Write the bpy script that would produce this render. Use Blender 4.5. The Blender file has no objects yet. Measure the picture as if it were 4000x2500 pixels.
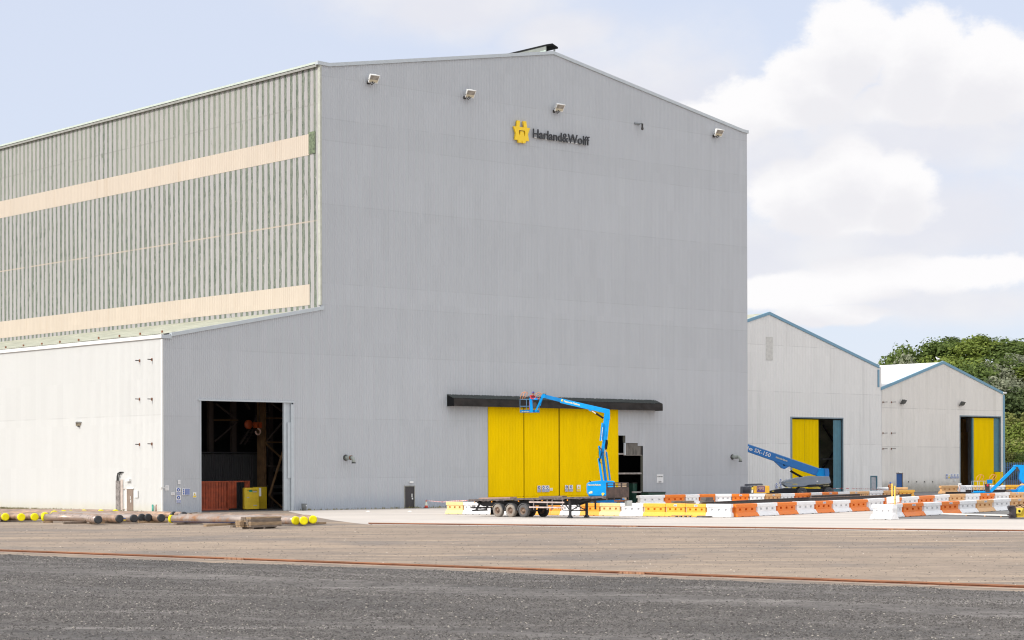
import bpy, math, random
from mathutils import Matrix, Vector
from mathutils.geometry import tessellate_polygon
R = math.radians
SC = bpy.context.scene
COL = SC.collection
random.seed(7)

# ---------------- camera, sky, sun, exposure ----------------
CAM_H = 3.9
FPX, CX, HY, ROLL = 7840.0, 2000.0, 1822.0, 0.0028      # measured on the 4000 px wide photograph
cam = bpy.data.cameras.new('camera'); camo = bpy.data.objects.new('camera', cam); COL.objects.link(camo)
camo.location = (0, 0, CAM_H)
camo.rotation_euler = (R(90), ROLL, 0)
camo.rotation_euler = (Matrix.Rotation(R(90), 3, 'X') @ Matrix.Rotation(-ROLL, 3, 'Z')).to_euler()
cam.sensor_width = 36.0; cam.lens = 36.0*FPX/4000.0
cam.shift_y = (HY-1250.0)/4000.0
cam.clip_start = 0.5; cam.clip_end = 20000
SC.camera = camo

TH = math.atan2(7840, 9000)                              # heading of the big gable
U = Vector((math.cos(TH), math.sin(TH), 0)); V = Vector((-U.y, U.x, 0))
SUN_EL = R(40)
sd = (-U*1.0 + V*0.15); sd.z = 0; sd.normalize()          # horizontal direction towards the sun
SUNV = Vector((sd.x*math.cos(SUN_EL), sd.y*math.cos(SUN_EL), math.sin(SUN_EL)))
sl = bpy.data.lights.new('sun', 'SUN'); sl.energy = 2.35; sl.angle = R(0.53); sl.color = (1.0, 0.95, 0.87)
so = bpy.data.objects.new('sun', sl); COL.objects.link(so)
so.rotation_euler = SUNV.to_track_quat('Z', 'Y').to_euler(); so.location = (-50, -20, 80)

SC.view_settings.view_transform = 'Standard'; SC.view_settings.look = 'None'
SC.view_settings.exposure = 0.5; SC.view_settings.gamma = 1.0
try: SC.view_settings.use_curve_mapping = False
except Exception: pass
SC.render.engine = 'CYCLES'
SC.cycles.pixel_filter_type = 'BLACKMAN_HARRIS'; SC.cycles.filter_width = 1.15

class NT:
    def __init__(s, nt): s.nt = nt
    def n(s, t, **k):
        o = s.nt.nodes.new(t)
        for a, b in k.items(): setattr(o, a, b)
        return o
    def l(s, a, b): s.nt.links.new(a, b)
    def put(s, sock, v):
        if isinstance(v, bpy.types.NodeSocket): s.l(v, sock)
        else: sock.default_value = v
    def m(s, op, a, b=0.0, c=None, clamp=False):
        o = s.n('ShaderNodeMath', operation=op, use_clamp=clamp)
        s.put(o.inputs[0], a); s.put(o.inputs[1], b)
        if c is not None: s.put(o.inputs[2], c)
        return o.outputs[0]
    def mix(s, f, a, b, blend='MIX'):
        o = s.n('ShaderNodeMix', data_type='RGBA', blend_type=blend); o.clamp_factor = True
        s.put(o.inputs[0], f)
        s.put(o.inputs[6], a if not isinstance(a, tuple) else (*a[:3], 1)); s.put(o.inputs[7], b if not isinstance(b, tuple) else (*b[:3], 1))
        return o.outputs[2]
    def noise(s, vec, scale, detail=3, rough=0.55, dist=0.0):
        o = s.n('ShaderNodeTexNoise'); o.inputs['Scale'].default_value = scale; o.inputs['Detail'].default_value = detail
        o.inputs['Roughness'].default_value = rough; o.inputs['Distortion'].default_value = dist
        if vec is not None: s.l(vec, o.inputs['Vector'])
        return o.outputs[0]
    def ss(s, x, a, b, lo=0.0, hi=1.0):
        o = s.n('ShaderNodeMapRange', interpolation_type='SMOOTHSTEP')
        s.put(o.inputs[0], x); s.put(o.inputs[1], a); s.put(o.inputs[2], b); o.inputs[3].default_value = lo; o.inputs[4].default_value = hi
        return o.outputs[0]
    def mapv(s, vec, scale=(1, 1, 1), rot=(0, 0, 0), loc=(0, 0, 0)):
        o = s.n('ShaderNodeMapping'); s.l(vec, o.inputs[0]); o.inputs['Scale'].default_value = scale
        o.inputs['Rotation'].default_value = rot; o.inputs['Location'].default_value = loc
        return o.outputs[0]

# sky: Nishita air with clouds that stand in fixed directions
wd = bpy.data.worlds.new('World'); SC.world = wd; wd.use_nodes = True
w = NT(wd.node_tree); wd.node_tree.nodes.clear()
sky = w.n('ShaderNodeTexSky', sky_type='NISHITA'); sky.sun_disc = False
sky.sun_elevation = SUN_EL; sky.sun_rotation = math.atan2(SUNV.x, SUNV.y); sky.altitude = 0; sky.air_density = 1.0; sky.dust_density = 0.6; sky.ozone_density = 2.0
tc = w.n('ShaderNodeTexCoord'); sep = w.n('ShaderNodeSeparateXYZ'); w.l(tc.outputs['Generated'], sep.inputs[0])
dx, dy, dz = sep.outputs[0], sep.outputs[1], sep.outputs[2]
az = w.m('ARCTAN2', dx, dy)                               # azimuth from +Y
hyp = w.m('SQRT', w.m('ADD', w.m('MULTIPLY', dx, dx), w.m('MULTIPLY', dy, dy)))
el = w.m('ARCTAN2', dz, hyp)
cmb = w.n('ShaderNodeCombineXYZ'); w.l(az, cmb.inputs[0]); w.l(w.m('MULTIPLY', el, 1.35), cmb.inputs[1]); cv = cmb.outputs[0]
n1 = w.noise(cv, 24, 10, 0.66); n2 = w.noise(cv, 7, 4, 0.55)
wob = w.m('ADD', w.m('MULTIPLY', w.m('SUBTRACT', n1, 0.5), 1.25), w.m('MULTIPLY', w.m('SUBTRACT', n2, 0.5), 0.7))
def field(bl, up=0.0):
    out = None
    for px, py, rx, ry in bl:
        a0 = math.atan((px-CX)/FPX); e0 = math.atan((HY-py)/FPX)
        qx = w.m('DIVIDE', w.m('SUBTRACT', az, a0), rx/FPX); qy = w.m('DIVIDE', w.m('SUBTRACT', w.m('ADD', el, up), e0), ry/FPX)
        d = w.m('SUBTRACT', 1.0, w.m('SQRT', w.m('ADD', w.m('MULTIPLY', qx, qx), w.m('MULTIPLY', qy, qy))))
        out = d if out is None else w.m('MAXIMUM', out, d)
    return out
HARD = [(3350, 200, 240, 200), (3200, 330, 230, 170), (3590, 260, 230, 220), (3850, 330, 300, 170), (3050, 430, 330, 130), (2800, 500, 300, 110), (3700, 420, 450, 110),
        (3330, 690, 190, 165), (3500, 730, 190, 140), (3150, 780, 250, 150), (3320, 850, 380, 110), (3480, 1080, 300, 75), (3780, 1090, 300, 85), (3150, 1150, 400, 80), (3260, 1240, 260, 50)]
SOFT = [(2450, 420, 640, 380), (3500, 560, 900, 240), (3700, 900, 560, 260), (2950, 640, 500, 300), (1750, 20, 620, 150), (2200, 130, 300, 120), (3400, 980, 700, 160), (3700, 1200, 600, 110), (2900, 1000, 500, 250)]
hard = w.m('ADD', w.m('MULTIPLY', field(HARD), 2.0), w.m('ADD', w.m('MULTIPLY', w.m('SUBTRACT', n1, 0.5), 2.7), w.m('MULTIPLY', w.m('SUBTRACT', n2, 0.5), 0.9)))
above = w.m('ADD', w.m('MULTIPLY', field(HARD, 0.017), 1.6), w.m('MULTIPLY', w.m('SUBTRACT', n1, 0.5), 2.4))
soft = w.m('ADD', w.m('MULTIPLY', field(SOFT), 1.4), wob)
# outside the view: added cumulus, denser and brighter to raise the ambient light
n3 = w.noise(w.mapv(tc.outputs['Generated'], (1, 1, 2.2)), 3.2, 6, 0.58)
gen = w.m('MULTIPLY', w.m('SUBTRACT', n3, 0.46), 6.0)
inview = w.ss(w.m('ABSOLUTE', az), 0.27, 0.40)
inv = w.m('SUBTRACT', 1.0, inview)
msoft = w.m('ADD', w.m('MULTIPLY', w.m('MULTIPLY', w.ss(soft, -0.3, 1.0), 0.85), inv), w.m('MULTIPLY', w.ss(gen, -0.1, 0.7), inview))
mhard = w.m('MULTIPLY', w.ss(hard, -0.12, 0.55), inv)
shade = w.noise(w.mapv(cv, (1, 1.4, 1), loc=(0.02, 0.013, 3.1)), 16, 5, 0.5)
softcol = w.mix(w.ss(shade, 0.35, 0.65), (4.25, 4.25, 4.55), (4.65, 4.6, 4.7))
softcol = w.mix(inview, softcol, (9.0, 8.9, 8.6))  # unseen clouds set extra bright, as added fill light
hardcol = w.mix(w.ss(above, -0.3, 1.3), (5.15, 5.1, 5.15), (4.5, 4.47, 4.65))
skyc = w.mix(0.86, sky.outputs[0], (3.75, 4.0, 4.7))      # thin high haze between the clouds
skym = w.mix(mhard, w.mix(msoft, skyc, softcol), hardcol)
bg = w.n('ShaderNodeBackground'); bg.inputs[1].default_value = 0.136; w.l(skym, bg.inputs[0])
wo = w.n('ShaderNodeOutputWorld'); w.l(bg.outputs[0], wo.inputs[0])

# ---------------- measuring helpers: photo point -> true plane ----------------
def ray(px, py):
    x = px-CX; y = HY-py
    return (x+y*ROLL)/FPX, (y-x*ROLL)/FPX
def gnd(px, py, z=0.0):
    a, b = ray(px, py); Y = (z-CAM_H)/b
    return Vector((a*Y, Y, z))
def at(px, py, Y):
    a, b = ray(px, py); return Vector((a*Y, Y, CAM_H+b*Y))
CORN = gnd(634, 2004.6)
def onG(px, py, v=0.0):                                   # point on a plane parallel to the gable -> local (u, v, z)
    a, b = ray(px, py); o = CORN+V*v
    Y = (o.x*V.x+o.y*V.y)/(a*V.x+V.y)
    p = Vector((a*Y, Y, 0))-CORN
    return Vector((p.dot(U), v, CAM_H+b*Y))
def onW(px, py, u=0.0):                                   # point on a plane parallel to the long side
    a, b = ray(px, py); o = CORN+U*u
    Y = (o.x*U.x+o.y*U.y)/(a*U.x+U.y)
    p = Vector((a*Y, Y, 0))-CORN
    return Vector((u, p.dot(V), CAM_H+b*Y))
BM = Matrix.Translation(CORN) @ Matrix.Rotation(TH, 4, 'Z')   # building frame -> world

# ---------------- object helpers ----------------
def tag(o, label=None, cat=None, group=None, kind=None):
    if label: o['label'] = label
    if cat: o['category'] = cat
    if group: o['group'] = group
    if kind: o['kind'] = kind
    return o
XF = {}
def thing(name, label, cat, loc=(0, 0, 0), rotz=0.0, group=None, pitch=None):
    o = bpy.data.objects.new(name, None); COL.objects.link(o); o.empty_display_size = 0.3
    o.location = loc; o.rotation_euler = (0, 0, rotz) if pitch is None else (0, pitch, rotz)
    tag(o, label, cat, group)
    XF[o] = Matrix.Translation(Vector(loc)) @ (Matrix.Rotation(rotz, 4, 'Z') if pitch is None else Matrix.Rotation(rotz, 4, 'Z') @ Matrix.Rotation(pitch, 4, 'Y'))
    return o
def copy_tree(o, parent=None):
    c = o.copy(); COL.objects.link(c)
    if parent: c.parent = parent
    for ch in KIDS.get(o, []): copy_tree(ch, c)
    return c
KIDS = {}

class MB:
    def __init__(s): s.v = []; s.f = []; s.mi = []; s.sm = []
    def add(s, vs, fs, mi=0, smooth=False):
        b = len(s.v); s.v += [Vector(p) for p in vs]; s.f += [tuple(b+i for i in f) for f in fs]
        s.mi += [mi]*len(fs); s.sm += [smooth]*len(fs); return s
    def box(s, c, d, rotz=0.0, mi=0, M=None):
        hx, hy, hz = d[0]/2, d[1]/2, d[2]/2
        vs = [Vector((x*hx, y*hy, z*hz)) for z in (-1, 1) for x, y in ((-1, -1), (1, -1), (1, 1), (-1, 1))]
        T = Matrix.Translation(Vector(c)) @ (M if M is not None else Matrix.Rotation(rotz, 4, 'Z'))
        return s.add([T @ v for v in vs], [(3, 2, 1, 0), (4, 5, 6, 7), (0, 1, 5, 4), (1, 2, 6, 5), (2, 3, 7, 6), (3, 0, 4, 7)], mi)
    def b2(s, lo, hi, mi=0):
        return s.box([(a+b)/2 for a, b in zip(lo, hi)], [abs(b-a) for a, b in zip(lo, hi)], 0, mi)
    def beam(s, p0, p1, w, h, up=(0, 0, 1), mi=0):        # w across, h along 'up'
        p0 = Vector(p0); p1 = Vector(p1); a = (p1-p0); L = a.length; a.normalize()
        side = a.cross(Vector(up)); 
        if side.length < 1e-4: side = a.cross(Vector((0, 1, 0)))
        side.normalize(); u2 = side.cross(a)
        vs = []
        for p in (p0, p1):
            for i, j in ((-1, -1), (1, -1), (1, 1), (-1, 1)): vs.append(p+side*i*w/2+u2*j*h/2)
        return s.add(vs, [(3, 2, 1, 0), (4, 5, 6, 7), (0, 1, 5, 4), (1, 2, 6, 5), (2, 3, 7, 6), (3, 0, 4, 7)], mi)
    def tube(s, pts, r, n=8, mi=0, caps=True, smooth=True):
        pts = [Vector(p) for p in pts]; rs = r if isinstance(r, (list, tuple)) else [r]*len(pts)
        vs = []; prev = None
        for i, p in enumerate(pts):
            d = (pts[min(i+1, len(pts)-1)]-pts[max(i-1, 0)]).normalized()
            if prev is None:
                q = Vector((0, 0, 1)) if abs(d.z) < 0.9 else Vector((1, 0, 0)); prev = d.cross(q).normalized()
            x = (prev-d*prev.dot(d)).normalized(); prev = x; y = d.cross(x)
            for k in range(n):
                t = 2*math.pi*k/n; vs.append(p+(x*math.cos(t)+y*math.sin(t))*rs[i])
        fs = []
        for i in range(len(pts)-1):
            for k in range(n):
                k2 = (k+1) % n; fs.append((i*n+k, i*n+k2, (i+1)*n+k2, (i+1)*n+k))
        s.add(vs, fs, mi, smooth)
        if caps:
            b = len(s.v)-len(vs)
            s.f.append(tuple(b+k for k in range(n))[::-1]); s.f.append(tuple(b+(len(pts)-1)*n+k for k in range(n))); s.mi += [mi, mi]; s.sm += [False, False]
        return s
    def prism(s, poly, d, mi=0):                           # poly: 3D points of one face, d: extrusion vector
        n = len(poly); P = [Vector(p) for p in poly]; D = Vector(d)
        tr = tessellate_polygon([P])
        vs = P+[p+D for p in P]
        fs = [t for t in tr]+[tuple(i+n for i in t[::-1]) for t in tr]+[(i, (i+1) % n, (i+1) % n+n, i+n) for i in range(n)]
        return s.add(vs, fs, mi)
    def lathe(s, prof, c=(0, 0, 0), axis='z', n=20, mi=0, smooth=True):
        vs = []; m = len(prof)
        for k in range(n):
            t = 2*math.pi*k/n
            for r, h in prof:
                q = (r*math.cos(t), r*math.sin(t), h)
                if axis == 'y': q = (q[0], q[2], q[1])
                if axis == 'x': q = (q[2], q[0], q[1])
                vs.append(Vector(q)+Vector(c))
        fs = [(k*m+i, ((k+1) % n)*m+i, ((k+1) % n)*m+i+1, k*m+i+1) for k in range(n) for i in range(m-1)]
        return s.add(vs, fs, mi, smooth)
    def build(s, name, mats, parent=None, world=False, label=None, bevel=0.0, recalc=True):
        me = bpy.data.meshes.new(name)
        vs = s.v
        if world and parent is not None:
            I = XF[parent].inverted(); vs = [I @ v for v in vs]
        me.from_pydata([tuple(v) for v in vs], [], s.f)
        mats = mats if isinstance(mats, (list, tuple)) else [mats]
        for m in mats: me.materials.append(m)
        for p, mi, sm in zip(me.polygons, s.mi, s.sm): p.material_index = mi; p.use_smooth = sm
        if recalc:
            import bmesh
            bm = bmesh.new(); bm.from_mesh(me); bmesh.ops.recalc_face_normals(bm, faces=bm.faces); bm.to_mesh(me); bm.free()
        me.update()
        o = bpy.data.objects.new(name, me); COL.objects.link(o)
        if bevel:
            bv = o.modifiers.new('bevel', 'BEVEL'); bv.width = bevel; bv.segments = 2; bv.limit_method = 'ANGLE'
        if parent is not None:
            o.parent = parent; KIDS.setdefault(parent, []).append(o); XF[o] = XF.get(parent, Matrix.Identity(4))
        else: XF[o] = Matrix.Identity(4)
        if label: o['label'] = label
        return o

# ---------------- materials ----------------
MATS = {}
def mat(name, col, rough=0.6, metal=0.0, var=0.12, scale=2.0, col2=None, bump=0.0, bscale=30, stretch=(1, 1, 1), spec=0.5, dirt=None, dscale=0.7, dlo=0.55, dhi=0.75):
    if name in MATS: return MATS[name]
    m = bpy.data.materials.new(name); m.use_nodes = True; t = NT(m.node_tree); p = m.node_tree.nodes['Principled BSDF']
    c = t.n('ShaderNodeTexCoord').outputs['Object']
    if stretch != (1, 1, 1): c = t.mapv(c, stretch)
    f = t.noise(c, scale, 5, 0.6)
    a = tuple(x*(1-var) for x in col); b = tuple(min(1, x*(1+var)) for x in (col2 or col))
    base = t.mix(t.ss(f, 0.3, 0.7), a, b)
    if dirt: base = t.mix(t.ss(t.noise(c, dscale, 6, 0.7), dlo, dhi), base, dirt)
    t.l(base, p.inputs['Base Color'])
    p.inputs['Metallic'].default_value = metal; p.inputs['Specular IOR Level'].default_value = spec
    t.put(p.inputs['Roughness'], t.ss(f, 0.2, 0.8, max(0.05, rough-0.08), min(1, rough+0.1)))
    if bump:
        bn = t.n('ShaderNodeBump'); bn.inputs['Strength'].default_value = bump; bn.inputs['Distance'].default_value = 0.02
        t.l(t.noise(c, bscale, 4, 0.6), bn.inputs['Height']); t.l(bn.outputs[0], p.inputs['Normal'])
    MATS[name] = m; return m

def cladding(name, col, seams=(), seamcol=0.75, streak=0.06, stain=None, base_z=None, base_col=None, rough=0.5, rust=0.0):
    m = bpy.data.materials.new(name); m.use_nodes = True; t = NT(m.node_tree); p = m.node_tree.nodes['Principled BSDF']
    c = t.n('ShaderNodeTexCoord').outputs['Object']; sp = t.n('ShaderNodeSeparateXYZ'); t.l(c, sp.inputs[0]); z = sp.outputs[2]
    big = t.noise(c, 0.12, 4, 0.6); fine = t.noise(t.mapv(c, (1.6, 1.6, 0.05)), 1.0, 5, 0.65)
    v = t.m('ADD', t.m('MULTIPLY', t.m('SUBTRACT', big, 0.5), streak*1.2), t.m('MULTIPLY', t.m('SUBTRACT', fine, 0.5), streak*2))
    mul = t.m('ADD', 1.0, v)
    wn = t.n('ShaderNodeTexWhiteNoise'); cw_ = t.n('ShaderNodeCombineXYZ'); t.l(t.m('FLOOR', t.m('MULTIPLY', t.m('ADD', sp.outputs[0], sp.outputs[1]), 0.98)), cw_.inputs[0]); t.l(t.m('FLOOR', t.m('MULTIPLY', z, 0.26)), cw_.inputs[1]); t.l(cw_.outputs[0], wn.inputs['Vector'])
    mul = t.m('ADD', mul, t.m('MULTIPLY', t.m('SUBTRACT', wn.outputs[0], 0.5), 0.035))
    if seams:
        brk = t.noise(t.mapv(c, (1, 1, 0.3)), 0.35, 3, 0.6)
        line = None
        for i, s_ in enumerate(seams):
            d = t.m('ABSOLUTE', t.m('SUBTRACT', z, s_)); q = t.ss(d, 0.02, 0.075, 1.0, 0.0)
            line = q if line is None else t.m('MAXIMUM', line, q)
            mul = t.m('ADD', mul, t.m('MULTIPLY', t.m('GREATER_THAN', z, s_), 0.022 if i % 2 else -0.022))
        line = t.m('MULTIPLY', line, t.ss(brk, 0.36, 0.56))
        mul = t.m('MULTIPLY', mul, t.m('SUBTRACT', 1.0, t.m('MULTIPLY', line, 1-seamcol)))
    rgb = t.n('ShaderNodeRGB'); rgb.outputs[0].default_value = (*col, 1)
    cc = t.n('ShaderNodeCombineXYZ'); [t.l(mul, cc.inputs[i]) for i in range(3)]
    base = t.mix(1.0, rgb.outputs[0], cc.outputs[0], 'MULTIPLY')
    if stain:
        st = t.noise(t.mapv(c, (0.9, 0.9, 0.045), loc=(3, 1, 0)), 1.0, 6, 0.7)
        base = t.mix(t.m('MULTIPLY', t.ss(st, 0.53, 0.72), 0.55), base, stain)
    if rust:
        rs = t.noise(t.mapv(c, (2.2, 2.2, 0.22), loc=(7, 1, 0)), 1.0, 5, 0.75)
        base = t.mix(t.m('MULTIPLY', t.ss(rs, 0.68, 0.8), rust), base, (0.22, 0.13, 0.07))
    if base_z:
        nz = t.noise(c, 1.3, 5, 0.7)
        k = t.ss(t.m('ADD', z, t.m('MULTIPLY', nz, -base_z*0.8)), -base_z*0.3, base_z*0.7, 1.0, 0.0)
        base = t.mix(t.m('MULTIPLY', k, 0.8), base, base_col)
    t.l(base, p.inputs['Base Color']); p.inputs['Roughness'].default_value = rough; p.inputs['Specular IOR Level'].default_value = 0.3
    bn = t.n('ShaderNodeBump'); bn.inputs['Strength'].default_value = 0.35; bn.inputs['Distance'].default_value = 0.06
    t.l(t.m('ADD', t.noise(c, 0.9, 3, 0.6), t.m('MULTIPLY', t.noise(c, 3.5, 2), 0.25)), bn.inputs['Height']); t.l(bn.outputs[0], p.inputs['Normal'])
    MATS[name] = m; return m

GREY = cladding('grey_cladding', (0.465, 0.483, 0.51), seams=(39.4, 35.6, 33.6, 27.8, 20.6, 18.65, 14.1, 8.3, 2.9), seamcol=0.92, streak=0.045, base_z=1.6, base_col=(0.38, 0.42, 0.48))
WHITE = cladding('white_cladding', (0.625, 0.63, 0.62), seams=(8.4,), seamcol=0.9, streak=0.03, base_z=1.0, base_col=(0.62, 0.60, 0.52), rust=0.0)
SHEDW = cladding('shed_cladding', (0.79, 0.775, 0.755), seams=(20.3, 14.0, 6.9), seamcol=0.85, streak=0.05, stain=(0.60, 0.59, 0.57))
SHEDB = cladding('shed_cladding_stained', (0.76, 0.725, 0.68), seams=(12.2, 6.6), seamcol=0.8, streak=0.12, stain=(0.58, 0.55, 0.50), base_z=2.0, base_col=(0.33, 0.31, 0.26), rust=0.7)
YEL = mat('yellow_sheet_paint', (0.86, 0.585, 0.0), 0.7, spec=0.05, var=0.05, scale=0.8, stretch=(1, 1, 0.15), dirt=(0.66, 0.43, 0.005), dscale=1.1, dlo=0.6, dhi=0.9)
TEAL = mat('teal_frame_paint', (0.075, 0.20, 0.26), 0.5, var=0.1)
BLUETRIM = mat('blue_trim_paint', (0.17, 0.33, 0.45), 0.5, var=0.05)
TRIM = mat('grey_trim', (0.46, 0.50, 0.53), 0.45, var=0.04)
WTRIM = mat('white_trim', (0.78, 0.78, 0.76), 0.45, var=0.02)
CREAM = cladding('cream_sheet', (0.565, 0.49, 0.41), streak=0.07, stain=(0.48, 0.39, 0.30), rough=0.6)
BLACK = mat('black_flashing', (0.012, 0.013, 0.014), 0.75, spec=0.2, var=0.4, scale=1.2)
BLACKF = mat('black_fascia', (0.020, 0.017, 0.016), 0.6, spec=0.25, var=0.6, scale=0.9, bump=0.6, bscale=1.5)
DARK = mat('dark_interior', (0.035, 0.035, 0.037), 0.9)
DSTEEL = mat('dark_steel', (0.05, 0.045, 0.043), 0.6, var=0.3)
BSTEEL = mat('brown_steel', (0.20, 0.115, 0.055), 0.7, var=0.3, scale=1)
ROOFG = mat('weathered_green_roof', (0.43, 0.43, 0.345), 0.7, var=0.22, scale=1.0, stretch=(1.5, 0.5, 1), dirt=(0.30, 0.34, 0.25), dscale=0.9, dlo=0.52, dhi=0.7)
ROOFW = mat('white_roof_sheet', (0.82, 0.81, 0.79), 0.5, var=0.03)
RUST = mat('rust', (0.25, 0.10, 0.05), 0.8, var=0.3, scale=6)

# green and grey peeling corrugated side: painted/bare stripes one sheet wide
def stripe_mat():
    m = bpy.data.materials.new('peeling_green_cladding'); m.use_nodes = True; t = NT(m.node_tree); p = m.node_tree.nodes['Principled BSDF']
    c = t.n('ShaderNodeTexCoord').outputs['Object']; sp = t.n('ShaderNodeSeparateXYZ'); t.l(c, sp.inputs[0]); v, z = sp.outputs[1], sp.outputs[2]
    cell = t.m('FLOOR', t.m('MULTIPLY', v, 1/0.93)); fr = t.m('FRACT', t.m('MULTIPLY', v, 1/0.93))
    edge = t.noise(t.mapv(c, (1, 5, 0.5)), 1.4, 6, 0.72)
    wz = t.n('ShaderNodeTexNoise'); cb = t.n('ShaderNodeCombineXYZ'); t.l(t.m('MULTIPLY', cell, 3.7), cb.inputs[0]); t.l(t.m('MULTIPLY', z, 0.03), cb.inputs[1]); t.l(cb.outputs[0], wz.inputs['Vector']); wz.inputs['Scale'].default_value = 1.0
    width = t.m('ADD', 0.58, t.m('MULTIPLY', t.m('SUBTRACT', wz.outputs[0], 0.5), 0.22))
    x = t.m('ADD', fr, t.m('MULTIPLY', t.m('SUBTRACT', edge, 0.5), 0.34))
    bare = t.m('MULTIPLY', t.ss(x, 0.07, 0.13), t.ss(t.m('SUBTRACT', width, t.m('SUBTRACT', x, 0.10)), 0.0, 0.06))
    flake = t.noise(t.mapv(c, (1, 5, 1.2), loc=(0, 0, 9)), 1.6, 5, 0.75)
    green = t.mix(t.ss(flake, 0.35, 0.62), (0.11, 0.14, 0.11), (0.235, 0.26, 0.215))
    grey = t.mix(t.noise(t.mapv(c, (1, 4, 0.1)), 2.0, 4), (0.375, 0.36, 0.365), (0.48, 0.468, 0.475))
    big = t.noise(c, 0.10, 3, 0.5)                                   # upper sheets faded
    gate = t.m('MULTIPLY', t.ss(z, 31.5, 33.5), t.ss(t.noise(t.mapv(c, (0.001, 1, 0.001)), 0.055, 2), 0.40, 0.54))
    green = t.mix(t.m('MULTIPLY', gate, 0.55), green, (0.30, 0.32, 0.27))
    grey = t.mix(t.m('MULTIPLY', gate, 0.5), grey, (0.41, 0.40, 0.375))
    vr = t.m('FRACT', t.m('MULTIPLY', v, 1/0.31)); grey = t.mix(t.m('MULTIPLY', t.ss(t.m('ABSOLUTE', t.m('SUBTRACT', vr, 0.12)), 0.02, 0.16, 1.0, 0.0), 0.45), grey, (0.24, 0.225, 0.21))  # rib valleys painted darker: dirt, plus shade that brings out the ribs
    blot = t.ss(t.noise(t.mapv(c, (1, 1.2, 0.25), loc=(0, 4, 2)), 1.0, 5, 0.7), 0.64, 0.70)
    bare = t.m('MAXIMUM', t.m('MULTIPLY', bare, t.m('SUBTRACT', 1.0, t.m('MULTIPLY', blot, 0.8))), t.m('MULTIPLY', t.ss(t.noise(t.mapv(c, (1, 2.5, 0.5), loc=(0, 14, 2)), 1.0, 5, 0.75), 0.64, 0.68), 0.8))
    base = t.mix(bare, green, grey)
    rb = t.ss(t.m('ABSOLUTE', t.m('SUBTRACT', fr, 0.02)), 0.0, 0.05, 0.55, 0.0)
    base = t.mix(t.m('MULTIPLY', rb, t.ss(flake, 0.4, 0.6)), base, (0.20, 0.13, 0.10))
    spk = t.noise(t.mapv(c, (1, 3, 1.2), loc=(5, 0, 0)), 2.2, 3, 0.8)
    base = t.mix(t.m('MULTIPLY', t.ss(spk, 0.66, 0.72), 0.7), base, (0.56, 0.49, 0.43))
    lapn = t.noise(t.mapv(c, (0.0, 1, 0.0)), 0.35, 3)
    for zz, k in ((26.3, 0.75), (36.9, 0.35)):
        d = t.m('ABSOLUTE', t.m('SUBTRACT', z, zz)); q = t.m('MULTIPLY', t.ss(d, 0.03, 0.10, k, 0.0), t.ss(lapn, 0.35, 0.5))
        base = t.mix(q, base, (0.52, 0.44, 0.36) if zz < 30 else (0.22, 0.22, 0.20))
    t.l(base, p.inputs['Base Color']); p.inputs['Roughness'].default_value = 0.65; p.inputs['Specular IOR Level'].default_value = 0.25
    return m
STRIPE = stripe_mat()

# ---------------- ground sheets ----------------
RR = 0.75   # heading of the rails (rad), used to run the tyre streaks
def ground_mat(name, a, b, c3=None, streak=(0.02, 0.5), grit=0.25, gs=14.0, rot=0.6, bump=0.4, spot=None, rough=0.9, dark=None, patch=0.06, pa=0.35):
    m = bpy.data.materials.new(name); m.use_nodes = True; t = NT(m.node_tree); p = m.node_tree.nodes['Principled BSDF']
    c = t.n('ShaderNodeTexCoord').outputs['Object']
    cs = t.mapv(c, (streak[0], streak[1], 1), rot=(0, 0, rot))
    s1 = t.noise(cs, 1.0, 6, 0.62); s2 = t.noise(t.mapv(c, (streak[0]*3, streak[1]*3.2, 1), rot=(0, 0, rot+0.09)), 1.0, 5, 0.65)
    g = t.noise(c, gs, 4, 0.75); g2 = t.noise(c, gs*0.22, 3, 0.7)
    base = t.mix(t.ss(s1, 0.32, 0.68), a, b)
    if c3: base = t.mix(t.m('MULTIPLY', t.ss(s2, 0.5, 0.68), 0.7), base, c3)
    if dark: base = t.mix(t.m('MULTIPLY', t.ss(t.noise(c, patch, 4, 0.6), 0.48, 0.66), pa), base, dark)
    k = t.m('ADD', 1.0, t.m('ADD', t.m('MULTIPLY', t.m('SUBTRACT', g, 0.5), grit*2), t.m('MULTIPLY', t.m('SUBTRACT', g2, 0.5), grit*1.6)))
    cc = t.n('ShaderNodeCombineXYZ'); [t.l(k, cc.inputs[i]) for i in range(3)]
    base = t.mix(1.0, base, cc.outputs[0], 'MULTIPLY')
    if spot:
        vo = t.n('ShaderNodeTexVoronoi', feature='F1'); vo.inputs['Scale'].default_value = spot[0]; t.l(c, vo.inputs['Vector'])
        sc = t.n('ShaderNodeSeparateColor'); t.l(vo.outputs['Color'], sc.inputs[0])
        q = t.m('MULTIPLY', t.m('LESS_THAN', vo.outputs['Distance'], spot[1]), t.m('GREATER_THAN', sc.outputs[0], spot[2]))
        base = t.mix(q, base, spot[3])
    t.l(base, p.inputs['Base Color']); p.inputs['Roughness'].default_value = rough; p.inputs['Specular IOR Level'].default_value = 0.15
    bn = t.n('ShaderNodeBump'); bn.inputs['Strength'].default_value = bump; bn.inputs['Distance'].default_value = 0.05
    t.l(t.m('ADD', g, t.m('MULTIPLY', s2, 0.6)), bn.inputs['Height']); t.l(bn.outputs[0], p.inputs['Normal'])
    return m
M_DIRT = ground_mat('dirt', (0.225, 0.185, 0.155), (0.335, 0.265, 0.205), (0.45, 0.345, 0.25), rot=-0.16, grit=0.35, gs=4, dark=(0.17, 0.155, 0.148), pa=0.6, streak=(0.03, 0.20), bump=0.5, patch=0.09)
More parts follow.
